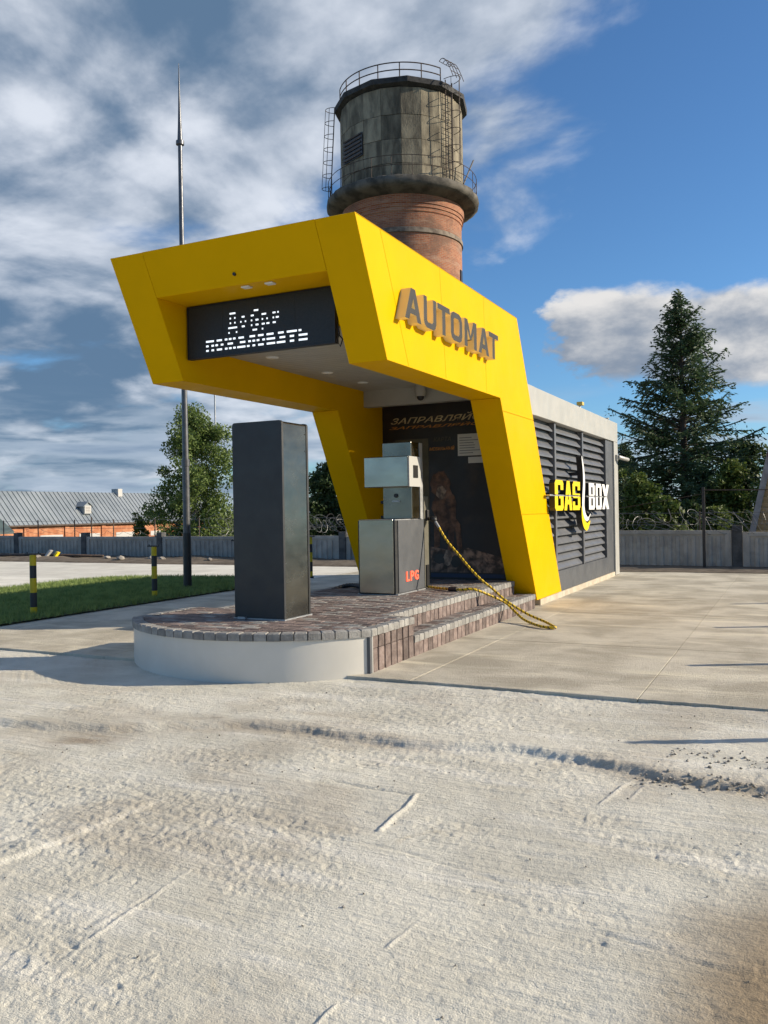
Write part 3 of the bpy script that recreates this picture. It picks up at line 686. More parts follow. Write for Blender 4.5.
# ------------------------------------------------------------------ AUTOMAT letters
def glyph_mesh(txt, size, extrude, offs, shear=0.):
    c = bpy.data.curves.new('t', 'FONT'); c.body = txt; c.size = size; c.extrude = extrude; c.offset = offs; c.shear = shear; c.resolution_u = 4
    o = bpy.data.objects.new('t', c); me = bpy.data.meshes.new_from_object(o); bpy.data.objects.remove(o); bpy.data.curves.remove(c); return me
def fit_letter(name, txt, y0, y1, z0, z1, x, depth, mface, mside, parent, offs=.02, rotz=True, slant=0.):
    """letter filled into a box of the wall plane x=const, facing +X (reads along +Y)"""
    me = glyph_mesh(txt, 1., .1, offs)
    v = np.zeros(len(me.vertices)*3); me.vertices.foreach_get('co', v); v = v.reshape(-1, 3)
    lo, hi = v.min(0), v.max(0); q = (v-lo)/(hi-lo)
    w = np.stack([x-depth+q[:, 2]*depth, y0+q[:, 0]*(y1-y0)+slant*q[:, 1], z0+q[:, 1]*(z1-z0)], -1)
    org = np.array(ORI[parent.name]); me.vertices.foreach_set('co', (w-org).ravel()); me.materials.clear(); me.materials.append(mface); me.materials.append(mside)
    me.update()
    for p in me.polygons: p.material_index = 0 if p.normal.x > .9 else 1
    return link(name, me, parent, ORI[parent.name])
au = thing('automat_sign', 'raised dark grey AUTOMAT lettering on the sunlit yellow canopy side', 'sign', (xr, 9.4, 3.58))
def strokes(P, y0, y1, z0, z1, xb, xf, mface, mside, parent, cuts=None):
    """letter from unit polygons; strokes step back .8 mm each so that no faces share a plane"""
    mb = MB()
    for i_, q in enumerate(P):
        for lo_, hi_ in (cuts or ((0, 1),)):
            Q = clip(clip(q, 0, 1, hi_), 0, -1, -lo_) if cuts else q
            if Q and len(Q) > 2: mb.prism([(xb+i_*.0008, y0+u*(y1-y0), z0+v*(z1-z0)) for u, v in Q], (xf-xb-i_*.0016, 0, 0))
    o = mb.build('letter', [mface, mside], parent)
    for p in o.data.polygons: p.material_index = 0 if p.normal.x > .9 else 1
    return o
Rc = lambda a, b_, c, d: [(a, c), (b_, c), (b_, d), (a, d)]
GL = {'A': [[(0, 0), (.25, 0), (.62, 1), (.37, 1)], [(.75, 0), (1, 0), (.64, 1), (.40, 1)], [(.2, .2), (.8, .2), (.74, .38), (.26, .38)]],
      'U': [Rc(0, .25, .2, 1), Rc(.75, 1, .2, 1), [(0, .22), (.07, .08), (.22, 0), (.78, 0), (.93, .08), (1, .22), (.75, .26), (.66, .19), (.34, .19), (.25, .26)]],
      'T': [Rc(0, 1, .81, 1), Rc(.37, .63, 0, .82)],
      'O': [Rc(0, .25, .22, .78), Rc(.75, 1, .22, .78), [(0, .24), (.08, .08), (.25, 0), (.75, 0), (.92, .08), (1, .24), (.75, .28), (.66, .2), (.34, .2), (.25, .28)], [(0, .76), (.08, .92), (.25, 1), (.75, 1), (.92, .92), (1, .76), (.75, .72), (.66, .8), (.34, .8), (.25, .72)]],
      'M': [Rc(0, .23, 0, 1), Rc(.77, 1, 0, 1), [(.02, 1), (.26, 1), (.56, .3), (.44, .3)], [(.98, 1), (.74, 1), (.44, .3), (.56, .3)]]}
for ch, a, b_ in (('A', 8.10, 8.53), ('U', 8.60, 8.96), ('T', 9.0, 9.38), ('O', 9.41, 9.79), ('M', 9.87, 10.31), ('A', 10.38, 10.79), ('T', 10.79, 11.18)):
    strokes(GL[ch], a, b_, 3.625, 3.97, xr+.001, -3.675, lettergrey, lettercream, au)

# ================================================================== BUILDING BODY
bld = thing('station_building', 'low white-framed kiosk building with dark louvred side wall', 'building', (-5.3, 16.5, 0))
BX = -3.80; YE = 20.35
MB().box(-6.50, -4.18, 13.17, 13.38, .02, 3.59).build('front_wall', darkm, bld)
MB().box(-6.82, -3.95, 13.36, 19.9, .1, 3.12).build('wall', charcoal, bld)
MB().box(-6.88, BX, 13.40, YE-.002, 3.10, 3.555).build('parapet', white_cl, bld, bevel=.008)
MB().box(-4.20, BX, 12.98, 13.399, 3.10, 3.555).build('parapet_return', white_cl, bld)
MB().box(-6.88, BX-.001, 19.90, YE, .02, 3.098).build('end_frame', white_cl, bld, bevel=.006)
MB().box(-4.0, BX-.04, 19.12, 19.898, .105, 3.098).build('corner_panel', dgrey, bld)
MB().box(-4.0, BX-.035, 13.7, 19.118, .105, .47).build('base_panel', dgrey, bld)
MB().box(-6.84, BX-.02, 13.6, 19.9, -.2, .10).build('plinth', plinthm, bld)
for ym in (14.82, 16.95):
    MB().box(-3.95, BX-.05, ym-.05, ym+.05, .472, 3.097).build('mullion', louvre, bld)
sm_cache = {}
def slat(y0, y1, z):
    key = round(y1-y0, 3)
    if key not in sm_cache:
        L_ = y1-y0; m_ = MB()
        P = [(-.045, .148), (-.085, .150), (.03, .012), (.03, 0), (.018, -.004), (-.05, .09)]
        P = [(-.06, .145), (.038, .030), (.040, .0), (.028, .0), (.024, .022), (-.075, .138)]
        m_.prism([(x, 0, zz_) for x, zz_ in P], (0, L_, 0)); o = m_.build('louvre_slat', louvre, bld, org=(-3.92, y0, z), ); 
        me = o.data
        # mesh was built around org; rebuild in local space
        me.vertices.foreach_set('co', np.array([(v[0], v[1], v[2]) for v in m_.v]).ravel()); me.update(); sm_cache[key] = me
        o.location = Vector((-3.92, y0, z))-ORI[bld.name]; return
    link('louvre_slat', sm_cache[key], bld, (-3.92, y0, z))
nsl = 17
for y0, y1 in ((13.2, 14.765), (14.875, 16.895), (17.005, 19.115)):
    for i in range(nsl): slat(y0, y1, .478+i*(3.09-.478)/nsl)
# small fittings
fl = thing('roof_floodlight', 'small yellow floodlight on a stub above the white parapet', 'lamp', (-3.9, 17.2, 3.555))
MB().tube([(-3.95, 17.2, 3.55), (-3.95, 17.2, 3.68)], .02, 8).build('stub', galv, fl)
MB().box(-4.0, -3.88, 17.12, 17.28, 3.66, 3.73).build('head', mat('lamp_yellow', (.6, .45, .1), None, rough=.5), fl, bevel=.01)
cm = thing('bullet_camera', 'small white bullet camera on the rear corner post', 'camera', (BX, 20.1, 2.72))
MB().box(BX, BX+.05, 20.04, 20.16, 2.68, 2.80).build('bracket', white_cl, cm)
MB().tube([(BX+.06, 20.1, 2.75), (BX+.14, 20.25, 2.72), (BX+.2, 20.5, 2.70)], .045, 10).build('barrel', white_cl, cm)
vt = thing('roof_vent', 'tiny pale vent cap at the far end of the parapet', 'vent', (-3.95, 19.9, 3.555))
MB().lathe((-3.95, 19.9, 3.553), [(.001, .10), (.05, .10), (.05, .07), (.03, .06), (.03, 0)], 12).build('cap', white_cl, vt)

# ------------------------------------------------------------------ GAS BOX sign
gs = thing('gas_box_sign', 'GAS BOX sign in yellow and white block letters with drop swoosh', 'sign', (-3.75, 15.5, 1.8))
ZB, ZT = 1.548, 2.07; GXF = -3.66; GK = 3.66/3.5
Gp = [[(0, .1), (.12, 0), (.34, 0), (.34, 1), (.12, 1), (0, .9)], [(.34, 0), (.88, 0), (1, .1), (1, .16), (.34, .16)], [(.34, .84), (1, .84), (1, .9), (.88, 1), (.34, 1)], Rc(.68, 1, .16, .52), Rc(.52, .68, .40, .52), Rc(.68, 1, .68, .84)]
Ap = [[(0, 0), (.32, 0), (.62, 1), (.34, 1)], [(.68, 0), (1, 0), (.68, 1), (.38, 1)], [(.22, .2), (.78, .2), (.74, .36), (.26, .36)]]
Sp = [Rc(.0, .9, 0, .16), Rc(.68, 1, .08, .55), Rc(.1, .95, .42, .58), Rc(0, .32, .45, .92), Rc(.1, 1, .84, 1), Rc(.68, 1, .7, .84), Rc(0, .32, .16, .3)]
Bp = [Rc(0, .36, 0, 1), Rc(.36, .9, 0, .15), Rc(.36, .88, .43, .57), Rc(.36, .9, .85, 1), Rc(.66, 1, .07, .46), Rc(.66, 1, .54, .93)]
Op = [Rc(0, .34, .08, .92), Rc(.66, 1, .08, .92), Rc(.08, .92, 0, .15), Rc(.08, .92, .85, 1)]
Xp = [[(0, 0), (.36, 0), (1, 1), (.64, 1)], [(.64, 0), (1, 0), (.36, 1), (0, 1)]]
for nm, P, a, b_, mm in (('letter', Gp, 13.40, 13.96, signyellow), ('letter', Ap, 14.0, 14.56, signyellow), ('letter', Sp, 14.6, 15.16, signyellow), ('letter', Bp, 15.86, 16.38, signwhite), ('letter', Op, 16.45, 17.0, signwhite), ('letter', Xp, 17.04, 17.72, signwhite)):
    strokes(P, a*GK, b_*GK, ZB, ZT, GXF-.10, GXF, mm, black, gs, ((0, .475), (.525, 1)))
for a, b_ in ((13.2, 15.22), (15.8, 17.7)):
    MB().box(GXF-.10, GXF-.03, a*GK, b_*GK, 1.796, 1.822).build('rail', galv, gs)
    for q in (.2, .8): MB().box(-3.93, GXF-.10, (a+(b_-a)*q)*GK-.03, (a+(b_-a)*q)*GK+.03, 1.79, 1.83).build('standoff', black, gs)
def ribbon(name, cl, ws, mface, dep=.11, x=GXF+.004):
    cl = [(a*GK, 1.6+(b-1.6)*GK) for a, b in cl]
    mb = MB(); L_, R_ = [], []
    n = len(cl)
    for i in range(n):
        p0, p1 = cl[max(0, i-1)], cl[min(n-1, i+1)]; d = Vector((p1[0]-p0[0], p1[1]-p0[1])); d.normalize(); nn = Vector((-d.y, d.x))
        L_.append((cl[i][0]+nn.x*ws[i]/2, cl[i][1]+nn.y*ws[i]/2)); R_.append((cl[i][0]-nn.x*ws[i]/2, cl[i][1]-nn.y*ws[i]/2))
    for i in range(n-1): mb.prism([(x-dep, *q) for q in (L_[i], L_[i+1], R_[i+1], R_[i])], (dep, 0, 0))
    o = mb.build(name, [mface, black], gs)
    for p in o.data.polygons: p.material_index = 0 if p.normal.x > .9 else 1
def cat(P, n=14):
    P = [Vector(p) for p in P]; Q = [2*P[0]-P[1]]+P+[2*P[-1]-P[-2]]; out = []
    for i in range(1, len(Q)-2):
        for k in range(n):
            s = k/n; out.append(.5*((2*Q[i])+(Q[i+1]-Q[i-1])*s+(2*Q[i-1]-5*Q[i]+4*Q[i+1]-Q[i+2])*s*s+(3*Q[i]-Q[i-1]-3*Q[i+1]+Q[i+2])*s**3))
    out.append(P[-1]); return out
cw = [tuple(p) for p in cat([(15.30, 2.52), (15.42, 2.3), (15.46, 2.05), (15.40, 1.8), (15.38, 1.6), (15.50, 1.44), (15.72, 1.38), (15.95, 1.47)], 8)]
n = len(cw); ribbon('swoosh', cw, [.03+.15*math.sin(math.pi*min(1, (i/(n-1))*1.08))**.8 for i in range(n)], signwhite)
cy_ = [tuple(p) for p in cat([(15.27, 1.62), (15.32, 1.42), (15.46, 1.29), (15.68, 1.24), (15.92, 1.34)], 8)]
n = len(cy_); ribbon('swoosh', cy_, [.02+.15*math.sin(math.pi*(i/(n-1)))**.7 for i in range(n)], signyellow, x=GXF+.002)
MB().box(-3.93, GXF-.11, 16.02, 16.08, 1.5, 1.56).build('standoff', black, gs); MB().box(-3.93, GXF-.11, 16.05, 16.11, 2.2, 2.26).build('standoff', black, gs)

# ------------------------------------------------------------------ poster wall
po = thing('dark_poster', 'dark poster wall with Cyrillic headline and animal print behind the dispenser', 'poster', (-5.3, 13.16, .4))
YP = 13.155
posterm = mat('poster_print', (.014, .012, .012), (.07, .04, .024), 1.3, .5, lo=.5, hi=.8)
MB().box(-6.40, -4.262, YP, 13.168, .45, 3.55).build('sheet', posterm, po)
headm = mat('poster_letters', (.62, .50, .28), (.42, .31, .16), 12, .6); orm = mat('poster_orange', (.66, .27, .04), (.42, .17, .03), 14, .6)
olive = mat('poster_olive', (.075, .065, .035), (.1, .085, .05), 4, .6)
MB().box(-6.19, -5.58, YP-.004, YP-.001, .5, 2.80).build('side_strip', olive, po)
def flat_text(name, s, x0, x1, z0, z1, mt, shear=0., y=YP-.003, offs=.01):
    me = glyph_mesh(s, 1., .01, offs, shear)
    v = np.zeros(len(me.vertices)*3); me.vertices.foreach_get('co', v); v = v.reshape(-1, 3); lo, hi = v.min(0), v.max(0); q = (v-lo)/(hi-lo)
    w = np.stack([x0+q[:, 0]*(x1-x0), y-q[:, 2]*.002, z0+q[:, 1]*(z1-z0)], -1); org = np.array(ORI[po.name])
    me.vertices.foreach_set('co', (w-org).ravel()); me.materials.clear(); me.materials.append(mt); me.update(); return link(name, me, po, ORI[po.name])
flat_text('headline', 'ЗАПРАВЛЯЙСЯ', -6.27, -4.45, 3.07, 3.20, headm, .35, offs=.014)
flat_text('headline', 'ЗАПРАВЛЯЙСЯ', -6.30, -4.48, 2.98, 3.04, orm, .35, offs=.014)
flat_text('subhead', 'КАРТА', -5.48, -5.17, 2.74, 2.81, olive, .2)
flat_text('subhead', 'МОБИЛЬНЫЙ', -5.56, -5.11, 2.59, 2.66, orm, .2)
# dim animal standing on rocks (flat print)
beastm = mat('poster_beast', (.04, .018, .010), (.22, .11, .06), 6, .6, lo=.35, hi=.72)
beast2 = mat('poster_beast_light', (.10, .07, .05), (.46, .34, .25), 9, .6, lo=.4, hi=.72)
rockm = mat('poster_rocks', (.03, .02, .014), (.30, .19, .13), 6, .6, lo=.42, hi=.66)
def flat_poly(name, P, mt, y): MB().prism([(x, y, z) for x, z in P], (0, -.0015, 0)).build(name, mt, po)
def blobpoly(cx, cz, rx, rz, n=22, j=.12): return [(cx+rx*math.cos(2*math.pi*i/n)*(1+random.uniform(-j, j)), cz+rz*math.sin(2*math.pi*i/n)*(1+random.uniform(-j, j))) for i in range(n)]
flat_poly('print', blobpoly(-5.30, 1.62, .22, .36), beastm, YP-.003); flat_poly('print', blobpoly(-5.38, 2.02, .17, .22), beastm, YP-.005); flat_poly('print', blobpoly(-5.36, 1.88, .09, .11), beast2, YP-.007)
flat_poly('print', [(-5.50, 1.4), (-5.40, 1.4), (-5.40, .98), (-5.50, .95)], beastm, YP-.0034); flat_poly('print', [(-5.24, 1.4), (-5.12, 1.4), (-5.16, .94), (-5.26, .92)], beastm, YP-.0034); flat_poly('print', [(-5.15, 1.5), (-5.03, 1.35), (-5.0, .95), (-5.08, .92)], beastm, YP-.0036)
flat_poly('print', [(-5.57, .55), (-4.28, .55), (-4.28, .80), (-4.6, .88), (-4.9, .96), (-5.2, .92), (-5.57, .98)], rockm, YP-.0026)
flat_poly('print', blobpoly(-5.40, .78, .11, .09), black, YP-.0046); flat_poly('print', blobpoly(-5.12, .74, .09, .10), black, YP-.0046); flat_poly('print', blobpoly(-5.26, .80, .07, .13), beast2, YP-.0052)
flat_poly('footer', [(-5.57, .47), (-4.28, .47), (-4.28, .53), (-5.57, .53)], mat('poster_blue', (.015, .03, .07), None), YP-.003)
cd = thing('paper_notice', 'white paper notice sheet pinned to the dark poster wall', 'notice', (-4.8, YP, 2.48))
MB().box(-5.05, -4.60, YP-.008, YP-.004, 2.48, 2.84).build('sheet', mat('paper', (.62, .60, .56), None, rough=.8), cd)
for i in range(7): MB().box(-5.02, -4.66+random.uniform(-.15, 0), YP-.0095, YP-.008, 2.52+i*.042, 2.53+i*.042).build('text_line', dgrey, cd)
c2_ = thing('small_paper_notice', 'smaller paper strip below the white notice sheet', 'notice', (-4.8, YP, 2.35))
MB().box(-4.87, -4.58, YP-.007, YP-.004, 2.355, 2.455).build('sheet', MATS['paper'], c2_)

# ================================================================== PILLAR
pil = thing('totem_pillar', 'tall charcoal and stainless steel pillar cabinet at island front', 'cabinet', (-5.29, 7.96, PZ))
px0, px1, py0, py1, pz1 = -5.615, -4.968, 7.69, 8.235, 2.592
def rrect(x0, x1, z0, z1, r, n=6):
    P = [(x0, z0), (x1, z0)]
    P += [(x1-r+r*math.cos(a), z1-r+r*math.sin(a)) for a in [math.pi/2*i/n for i in range(n+1)]]
    P += [(x0+r-r*math.sin(a), z1-r+r*math.cos(a)) for a in [math.pi/2*i/n for i in range(n+1)]]
    return P
MB().prism([(x, py0, z) for x, z in rrect(px0, px1, PZ+.012, pz1, .035)], (0, .035, 0)).build('front_panel', charcoal, pil, smooth=True)
MB().prism([(x, py0+.037, z) for x, z in rrect(px0+.012, px1-.006, PZ+.012, pz1-.008, .03)], (0, py1-py0-.075, 0)).build('steel_casing', steel2, pil, smooth=True)
MB().prism([(x, py1-.036, z) for x, z in rrect(px0, px1, PZ+.012, pz1, .035)], (0, .034, 0)).build('rear_panel', charcoal, pil, smooth=True)
bs_ = MB().box(px0-.01, px1+.012, py0-.012, py1+.012, PZ-.004, PZ+.012).build('base_plate', galv, pil)
for z in (2.47, 2.28):
    MB().tube([(px1-.008, py1-.06, z), (px1-.001, py1-.06, z)], .006, 8).build('screw', darkm, pil)
MB().box(px0+.06, px0+.16, py0-.04, py0-.013, PZ, PZ+.025).build('bracket', galv, pil)

# ================================================================== DISPENSER
ds_ = thing('fuel_dispenser', 'stainless steel LPG dispenser with glowing red letters on its side', 'dispenser', (-5.25, 10.97, PZ))
cx0, cx1, cy0, cy1 = -5.55, -4.955, 10.47, 11.47
MB().box(cx0+.01, cx1-.012, cy0+.02, cy1, PZ, 1.46).build('cabinet_body', charcoal, ds_, bevel=.006)
MB().box(cx0+.035, cx1-.035, cy0, cy0+.019, PZ+.02, 1.472).build('front_door', steel, ds_, bevel=.006)
MB().box(cx1-.0125, cx1, cy0+.10, cy1-.01, PZ+.02, 1.462).build('side_panel', dgrey, ds_, bevel=.004)
MB().box(cx0+.02, cx1-.01, cy0+.03, cy1, 1.461, 1.474).build('top_plate', galv, ds_, bevel=.003)
MB().box(cx0-.01, cx1+.02, cy0+.02, cy1+.02, PZ-.003, PZ+.015).build('base_strip', galv, ds_)
for ch, a, b_ in (('L', 10.80, 10.91), ('P', 10.94, 11.06), ('G', 11.09, 11.22)):
    fit_letter('letter', ch, a, b_, .60, .735, cx1+.012, .010, ledred, ledred, ds_, .02)
MB().box(-5.40, -4.945, 11.02, 11.40, 1.474, 2.575).build('column', steel2, ds_, bevel=.010)
MB().box(-4.944, -4.935, 11.30, 11.40, 1.474, 2.575).build('column_edge', galv, ds_)
hd = MB().box(-5.64, -4.945, 10.90, 11.31, 1.93, 2.37).build('head', steel, ds_, bevel=.012)
MB().box(-4.944, -4.925, 10.905, 11.305, 1.935, 2.365).build('end_plate', mat('pale_plate', (.45, .45, .43), None, rough=.35), hd)
MB().box(-4.9245, -4.918, 11.04, 11.2, 2.06, 2.24).build('display', black, hd)
MB().box(-5.25, -5.13, 11.005, 11.019, 1.72, 1.74).build('lock_plate', galv, ds_)
MB().tube([(-5.19, 11.02, 1.81), (-5.19, 11.0, 1.81)], .03, 12).build('lock', darkm, ds_)
for z in (1.50, 1.72): MB().tube([(-5.40, 11.1, z), (-5.47, 11.1, z)], .025, 10).build('fitting', darkm, ds_)
bp_ = MB().box(-5.35, -4.965, 11.50, 11.66, PZ, 1.80).build('nozzle_panel', mat('olive_panel', (.10, .095, .07), (.13, .12, .09), 3, .5), ds_, bevel=.005)
MB().box(-4.964, -4.95, 11.53, 11.63, PZ+.02, PZ+.35).build('vent_slot', black, ds_)
MB().box(-4.965, -4.93, 11.55, 11.62, 1.44, 1.60).build('nozzle_holder', darkm, ds_, bevel=.01)

# hose: nozzle, swivel, striped hose, all one thing
hs = thing('fuel_hose', 'yellow and black spiral-wrapped hose looping over the brick steps', 'hose', (-4.0, 11.4, 0))
H = [(-4.86, 11.58, 1.47), (-4.78, 11.55, 1.38), (-4.62, 11.53, 1.14), (-4.42, 11.52, .92), (-4.25, 11.48, .745), (-4.08, 11.46, .59), (-3.92, 11.50, .455), (-3.72, 11.50, .29), (-3.42, 11.5, .12), (-3.13, 11.34, .045), (-2.95, 11.08, .028), (-2.89, 10.98, .026), (-2.95, 10.94, .026),
     (-3.13, 11.04, .028), (-3.42, 11.34, .06), (-3.62, 11.56, .14), (-3.78, 11.60, .262), (-3.95, 11.42, .38), (-4.12, 11.26, .468), (-4.3, 11.22, .462), (-4.55, 11.30, .460), (-4.75, 11.42, .460), (-4.93, 11.52, .462)]
hp = cat(H, 22)
Ls = [0.]
for a, b_ in zip(hp[:-1], hp[1:]): Ls.append(Ls[-1]+(b_-a).length)
N_ = int(Ls[-1]/.012); pts = []; j = 0
for i in range(N_+1):
    s = Ls[-1]*i/N_
    while j < len(Ls)-2 and Ls[j+1] < s: j += 1
    f_ = (s-Ls[j])/max(1e-9, Ls[j+1]-Ls[j]); pts.append(hp[j].lerp(hp[j+1], f_))
hosey = mat('hose_yellow', (.70, .46, .01), None, rough=.45); hoseb = mat('hose_black', (.015, .014, .012), None, rough=.5)
hb = MB(); n8 = 10
hb.tube(pts[14:], [.0165+.002*((i//2) % 2) for i in range(len(pts)-14)], n8)
for fi in range(len(hb.f)):                     # helical stripe: black quads wind round the tube
    i, k_ = divmod(fi, n8); hb.m[fi] = 1 if ((i+k_*.6) % 6) < 1.5 else 0
hb.build('spiral_hose', [hosey, hoseb], hs, smooth='all')
MB().tube([pts[0]+Vector((0, 0, .03)), pts[0], pts[6]], [.05, .06, .03], 12).build('nozzle', darkm, hs, smooth='all')
MB().tube([pts[6], pts[15]], [.022, .02], 10).build('nozzle_sleeve', galv, hs)
MB().tube([(-4.5, 11.28, .462), (-4.36, 11.235, .464)], .032, 12).build('coupling', darkm, hs)
dh = thing('drain_hose', 'dark ribbed hose lying left of the dispenser foot', 'hose', (-6.0, 11.2, PZ))
hp2 = cat([(-5.58, 10.9, PZ+.10), (-5.66, 11.0, PZ+.05), (-5.9, 11.25, PZ+.03), (-6.2, 11.3, PZ+.03), (-6.5, 11.0, PZ-.1), (-6.55, 10.8, PZ-.18)], 14)
MB().tube(hp2, [.03+.006*(i % 2) for i in range(len(hp2))], 10).build('ribbed_hose', darkm, dh)

# ================================================================== BOLLARDS
by = mat('bollard_yellow', (.72, .52, .012), (.62, .45, .02), 8, .5); bk = mat('bollard_black', (.03, .032, .035), None, rough=.5)
def bollard_parts():
    r = .052; seg = [(0, .14), (.14, .37), (.37, .60), (.60, .80), (.80, .97)]
    out = []
    for i, (a, b_) in enumerate(seg):
        m_ = MB().tube([(0, 0, a), (0, 0, b_)], r, 20); out.append(('band', m_, by if i % 2 == 0 else bk))
    m_ = MB().box(-.115, .115, -.045, .045, .97, .995); m_.tube([(-.09, 0, .98), (-.09, 0, 1.015)], .010, 8); m_.tube([(.09, 0, .98), (.09, 0, 1.015)], .010, 8); out.append(('cap_plate', m_, bk))
    out.append(('foot', MB().tube([(0, 0, -.05), (0, 0, .02)], .075, 20), bk)); return out
bmesh_ = None
def bollard(x, y, label):
    global bmesh_
    o = thing('bollard', label, 'bollard', (x, y, .02), 'striped bollards around the yard'); o.rotation_euler = (0, 0, R(26)); 
    if bmesh_ is None:
        bmesh_ = []
        for nm, m_, mt in bollard_parts():
            me = bpy.data.meshes.new(nm); me.from_pydata(m_.v, [], m_.f); me.materials.append(mt); me.polygons.foreach_set('use_smooth', [True]*len(m_.f)); autosmooth(me); bmesh_.append((nm, me))
    for nm, me in bmesh_:
        c = bpy.data.objects.new(nm, me); COL.objects.link(c); c.parent = o
    return o
bollard(-10.95, 9.65, 'striped bollard on the lawn nearest the left edge of the view')
bollard(-10.95, 12.47, 'striped bollard on the lawn just left of the tall mast')
bollard(-10.95, 15.1, 'striped bollard on the lawn hidden behind the tall pillar cabinet')
bollard(-10.60, 17.59, 'striped bollard seen between pillar cabinet and left yellow leg')
for i, lb in enumerate(('nearest', 'second', 'third', 'fourth')):
    bollard(1.24, 7.14+2.88*i, 'striped bollard along the right yard edge, %s from the front' % lb)

# ================================================================== LIGHTNING MAST
mx, my = -11.54, 14.16
ms_ = thing('lightning_mast', 'tall grey lightning mast with pointed rod rising from the lawn', 'mast', (mx, my, 0))
MB().tube([(mx, my, 0), (mx, my, 1.2)], [.088, .084], 20).build('base_section', charcoal, ms_, smooth=True)
MB().tube([(mx, my, 1.2), (mx, my, 2.68)], [.074, .072], 20).build('pole_section', polem, ms_, smooth=True)
MB().tube([(mx, my, 2.60), (mx, my, 2.74)], .086, 20).build('collar', polem, ms_, smooth=True)
MB().tube([(mx, my, 2.74), (mx, my, 9.36)], [.064, .044], 20).build('pole_section', polem, ms_, smooth=True)
MB().tube([(mx, my, 9.34), (mx, my, 9.42)], .085, 16).build('flange', polem, ms_, smooth=True)
MB().tube([(mx, my, 9.42), (mx, my, 9.75), (mx, my, 10.4), (mx, my, 11.05)], [.055, .04, .02, .006], 12).build('rod', polem, ms_, smooth=True)
MB().tube([(mx, my, -.02), (mx, my, .06)], .14, 16).build('foot_flange', charcoal, ms_, smooth=True)
tm = thing('thin_mast', 'thin distant radio mast left of the pillar top', 'mast', (-31.3, 41.2, -1.7))
MB().tube([(-31.3, 41.2, -1.7), (-31.3, 41.2, 9.2)], .045, 6).build('pole', galv, tm)

# ================================================================== WATER TOWER
TX, TY = -18.65, 41.01
tw = thing('water_tower', 'old round brick water tower with weathered concrete tank and railings', 'tower', (TX, TY, -1.7))
tcv = Vector((-TX, -TY, 0)).normalized(); trv = Vector((-tcv.y, tcv.x, 0))
def tp(th, r, z): return Vector((TX, TY, z))+(tcv*math.cos(th)+trv*math.sin(th))*r
brick = bpy.data.materials.new('tower_brick'); brick.use_nodes = True; t = NT(brick.node_tree); b_s = brick.node_tree.nodes['Principled BSDF']
co = t.n('ShaderNodeTexCoord').outputs['Object']; s3 = t.n('ShaderNodeSeparateXYZ'); t.put(s3.inputs[0], co)
ang = t.math('MULTIPLY', t.math('ARCTAN2', s3.outputs[1], s3.outputs[0]), 3.12)
bt = t.n('ShaderNodeTexBrick'); t.put(bt.inputs['Vector'], t.comb(ang, s3.outputs[2], 0.)); bt.inputs['Scale'].default_value = 1.; bt.inputs['Brick Width'].default_value = .26; bt.inputs['Row Height'].default_value = .085; bt.inputs['Mortar Size'].default_value = .009
bt.inputs['Color1'].default_value = (.30, .095, .045, 1); bt.inputs['Color2'].default_value = (.40, .16, .078, 1); bt.inputs['Mortar'].default_value = (.30, .24, .18, 1)
c = t.mix(t.smooth(t.noise(co, .9, 6, .6, .3), .42, .66, 0, .7), bt.outputs['Color'], (.13, .08, .058)); c = t.mix(t.smooth(t.noise(t.vmath('MULTIPLY', co, (.4, .4, 3)), 1.2, 5, .6), .52, .72, 0, .55), c, (.40, .29, .21))
t.put(b_s.inputs['Base Color'], c); b_s.inputs['Roughness'].default_value = .95
bpn = t.n('ShaderNodeBump'); bpn.inputs['Strength'].default_value = .6; bpn.inputs['Distance'].default_value = .03; t.put(bpn.inputs['Height'], t.noise(co, 7, 6, .65)); t.put(b_s.inputs['Normal'], bpn.outputs[0])
MB().lathe((TX, TY, 0), [(3.12, -1.8), (3.10, 15.36), (3.10, 15.62), (3.10, 16.4), (3.14, 16.42), (3.14, 16.6), (3.19, 16.62), (3.19, 16.78), (3.24, 16.8), (3.24, 17.3)], 64).build('brick_shaft', brick, tw, smooth=True)
MB().lathe((TX, TY, 0), [(3.11, 15.36), (3.17, 15.38), (3.16, 15.60), (3.11, 15.62)], 64).build('concrete_band', mat('band_concrete', (.12, .09, .07), (.27, .22, .17), 2.5, .95, bump=.6, bscale=8), tw, smooth=True)
# uneven gallery slab
gm = MB(); nn = 96; pr = [(3.0, 17.22), (3.2, 17.2), (3.75, 17.38), (3.98, 17.46), (4.02, 17.62), (3.99, 17.84), (3.9, 17.90), (3.0, 17.92)]
for k_ in range(nn):
    a = 2*math.pi*k_/nn; j_ = random.uniform(-.02, .03)
    gm.v += [(TX+(r+(j_ if r > 3.8 else 0))*math.cos(a), TY+(r+(j_ if r > 3.8 else 0))*math.sin(a), z+(random.uniform(-.04, .03) if r > 3.8 and z > 17.7 else 0)) for r, z in pr]
P_ = len(pr)
for k_ in range(nn):
    for i in range(P_-1): gm.f.append((k_*P_+i, ((k_+1) % nn)*P_+i, ((k_+1) % nn)*P_+i+1, k_*P_+i+1)); gm.m.append(0)
gm.build('gallery_slab', ringm, tw, smooth='all')
MB().lathe((TX, TY, 0), [(3.04, 17.8), (3.04, 22.6)], 40).build('tank_core', mat('tank_joint', (.085, .075, .058), None, rough=.95), tw)
NS = 20; rows_ = [17.9, 18.75, 19.95, 21.15, 22.5]
pmesh = {}
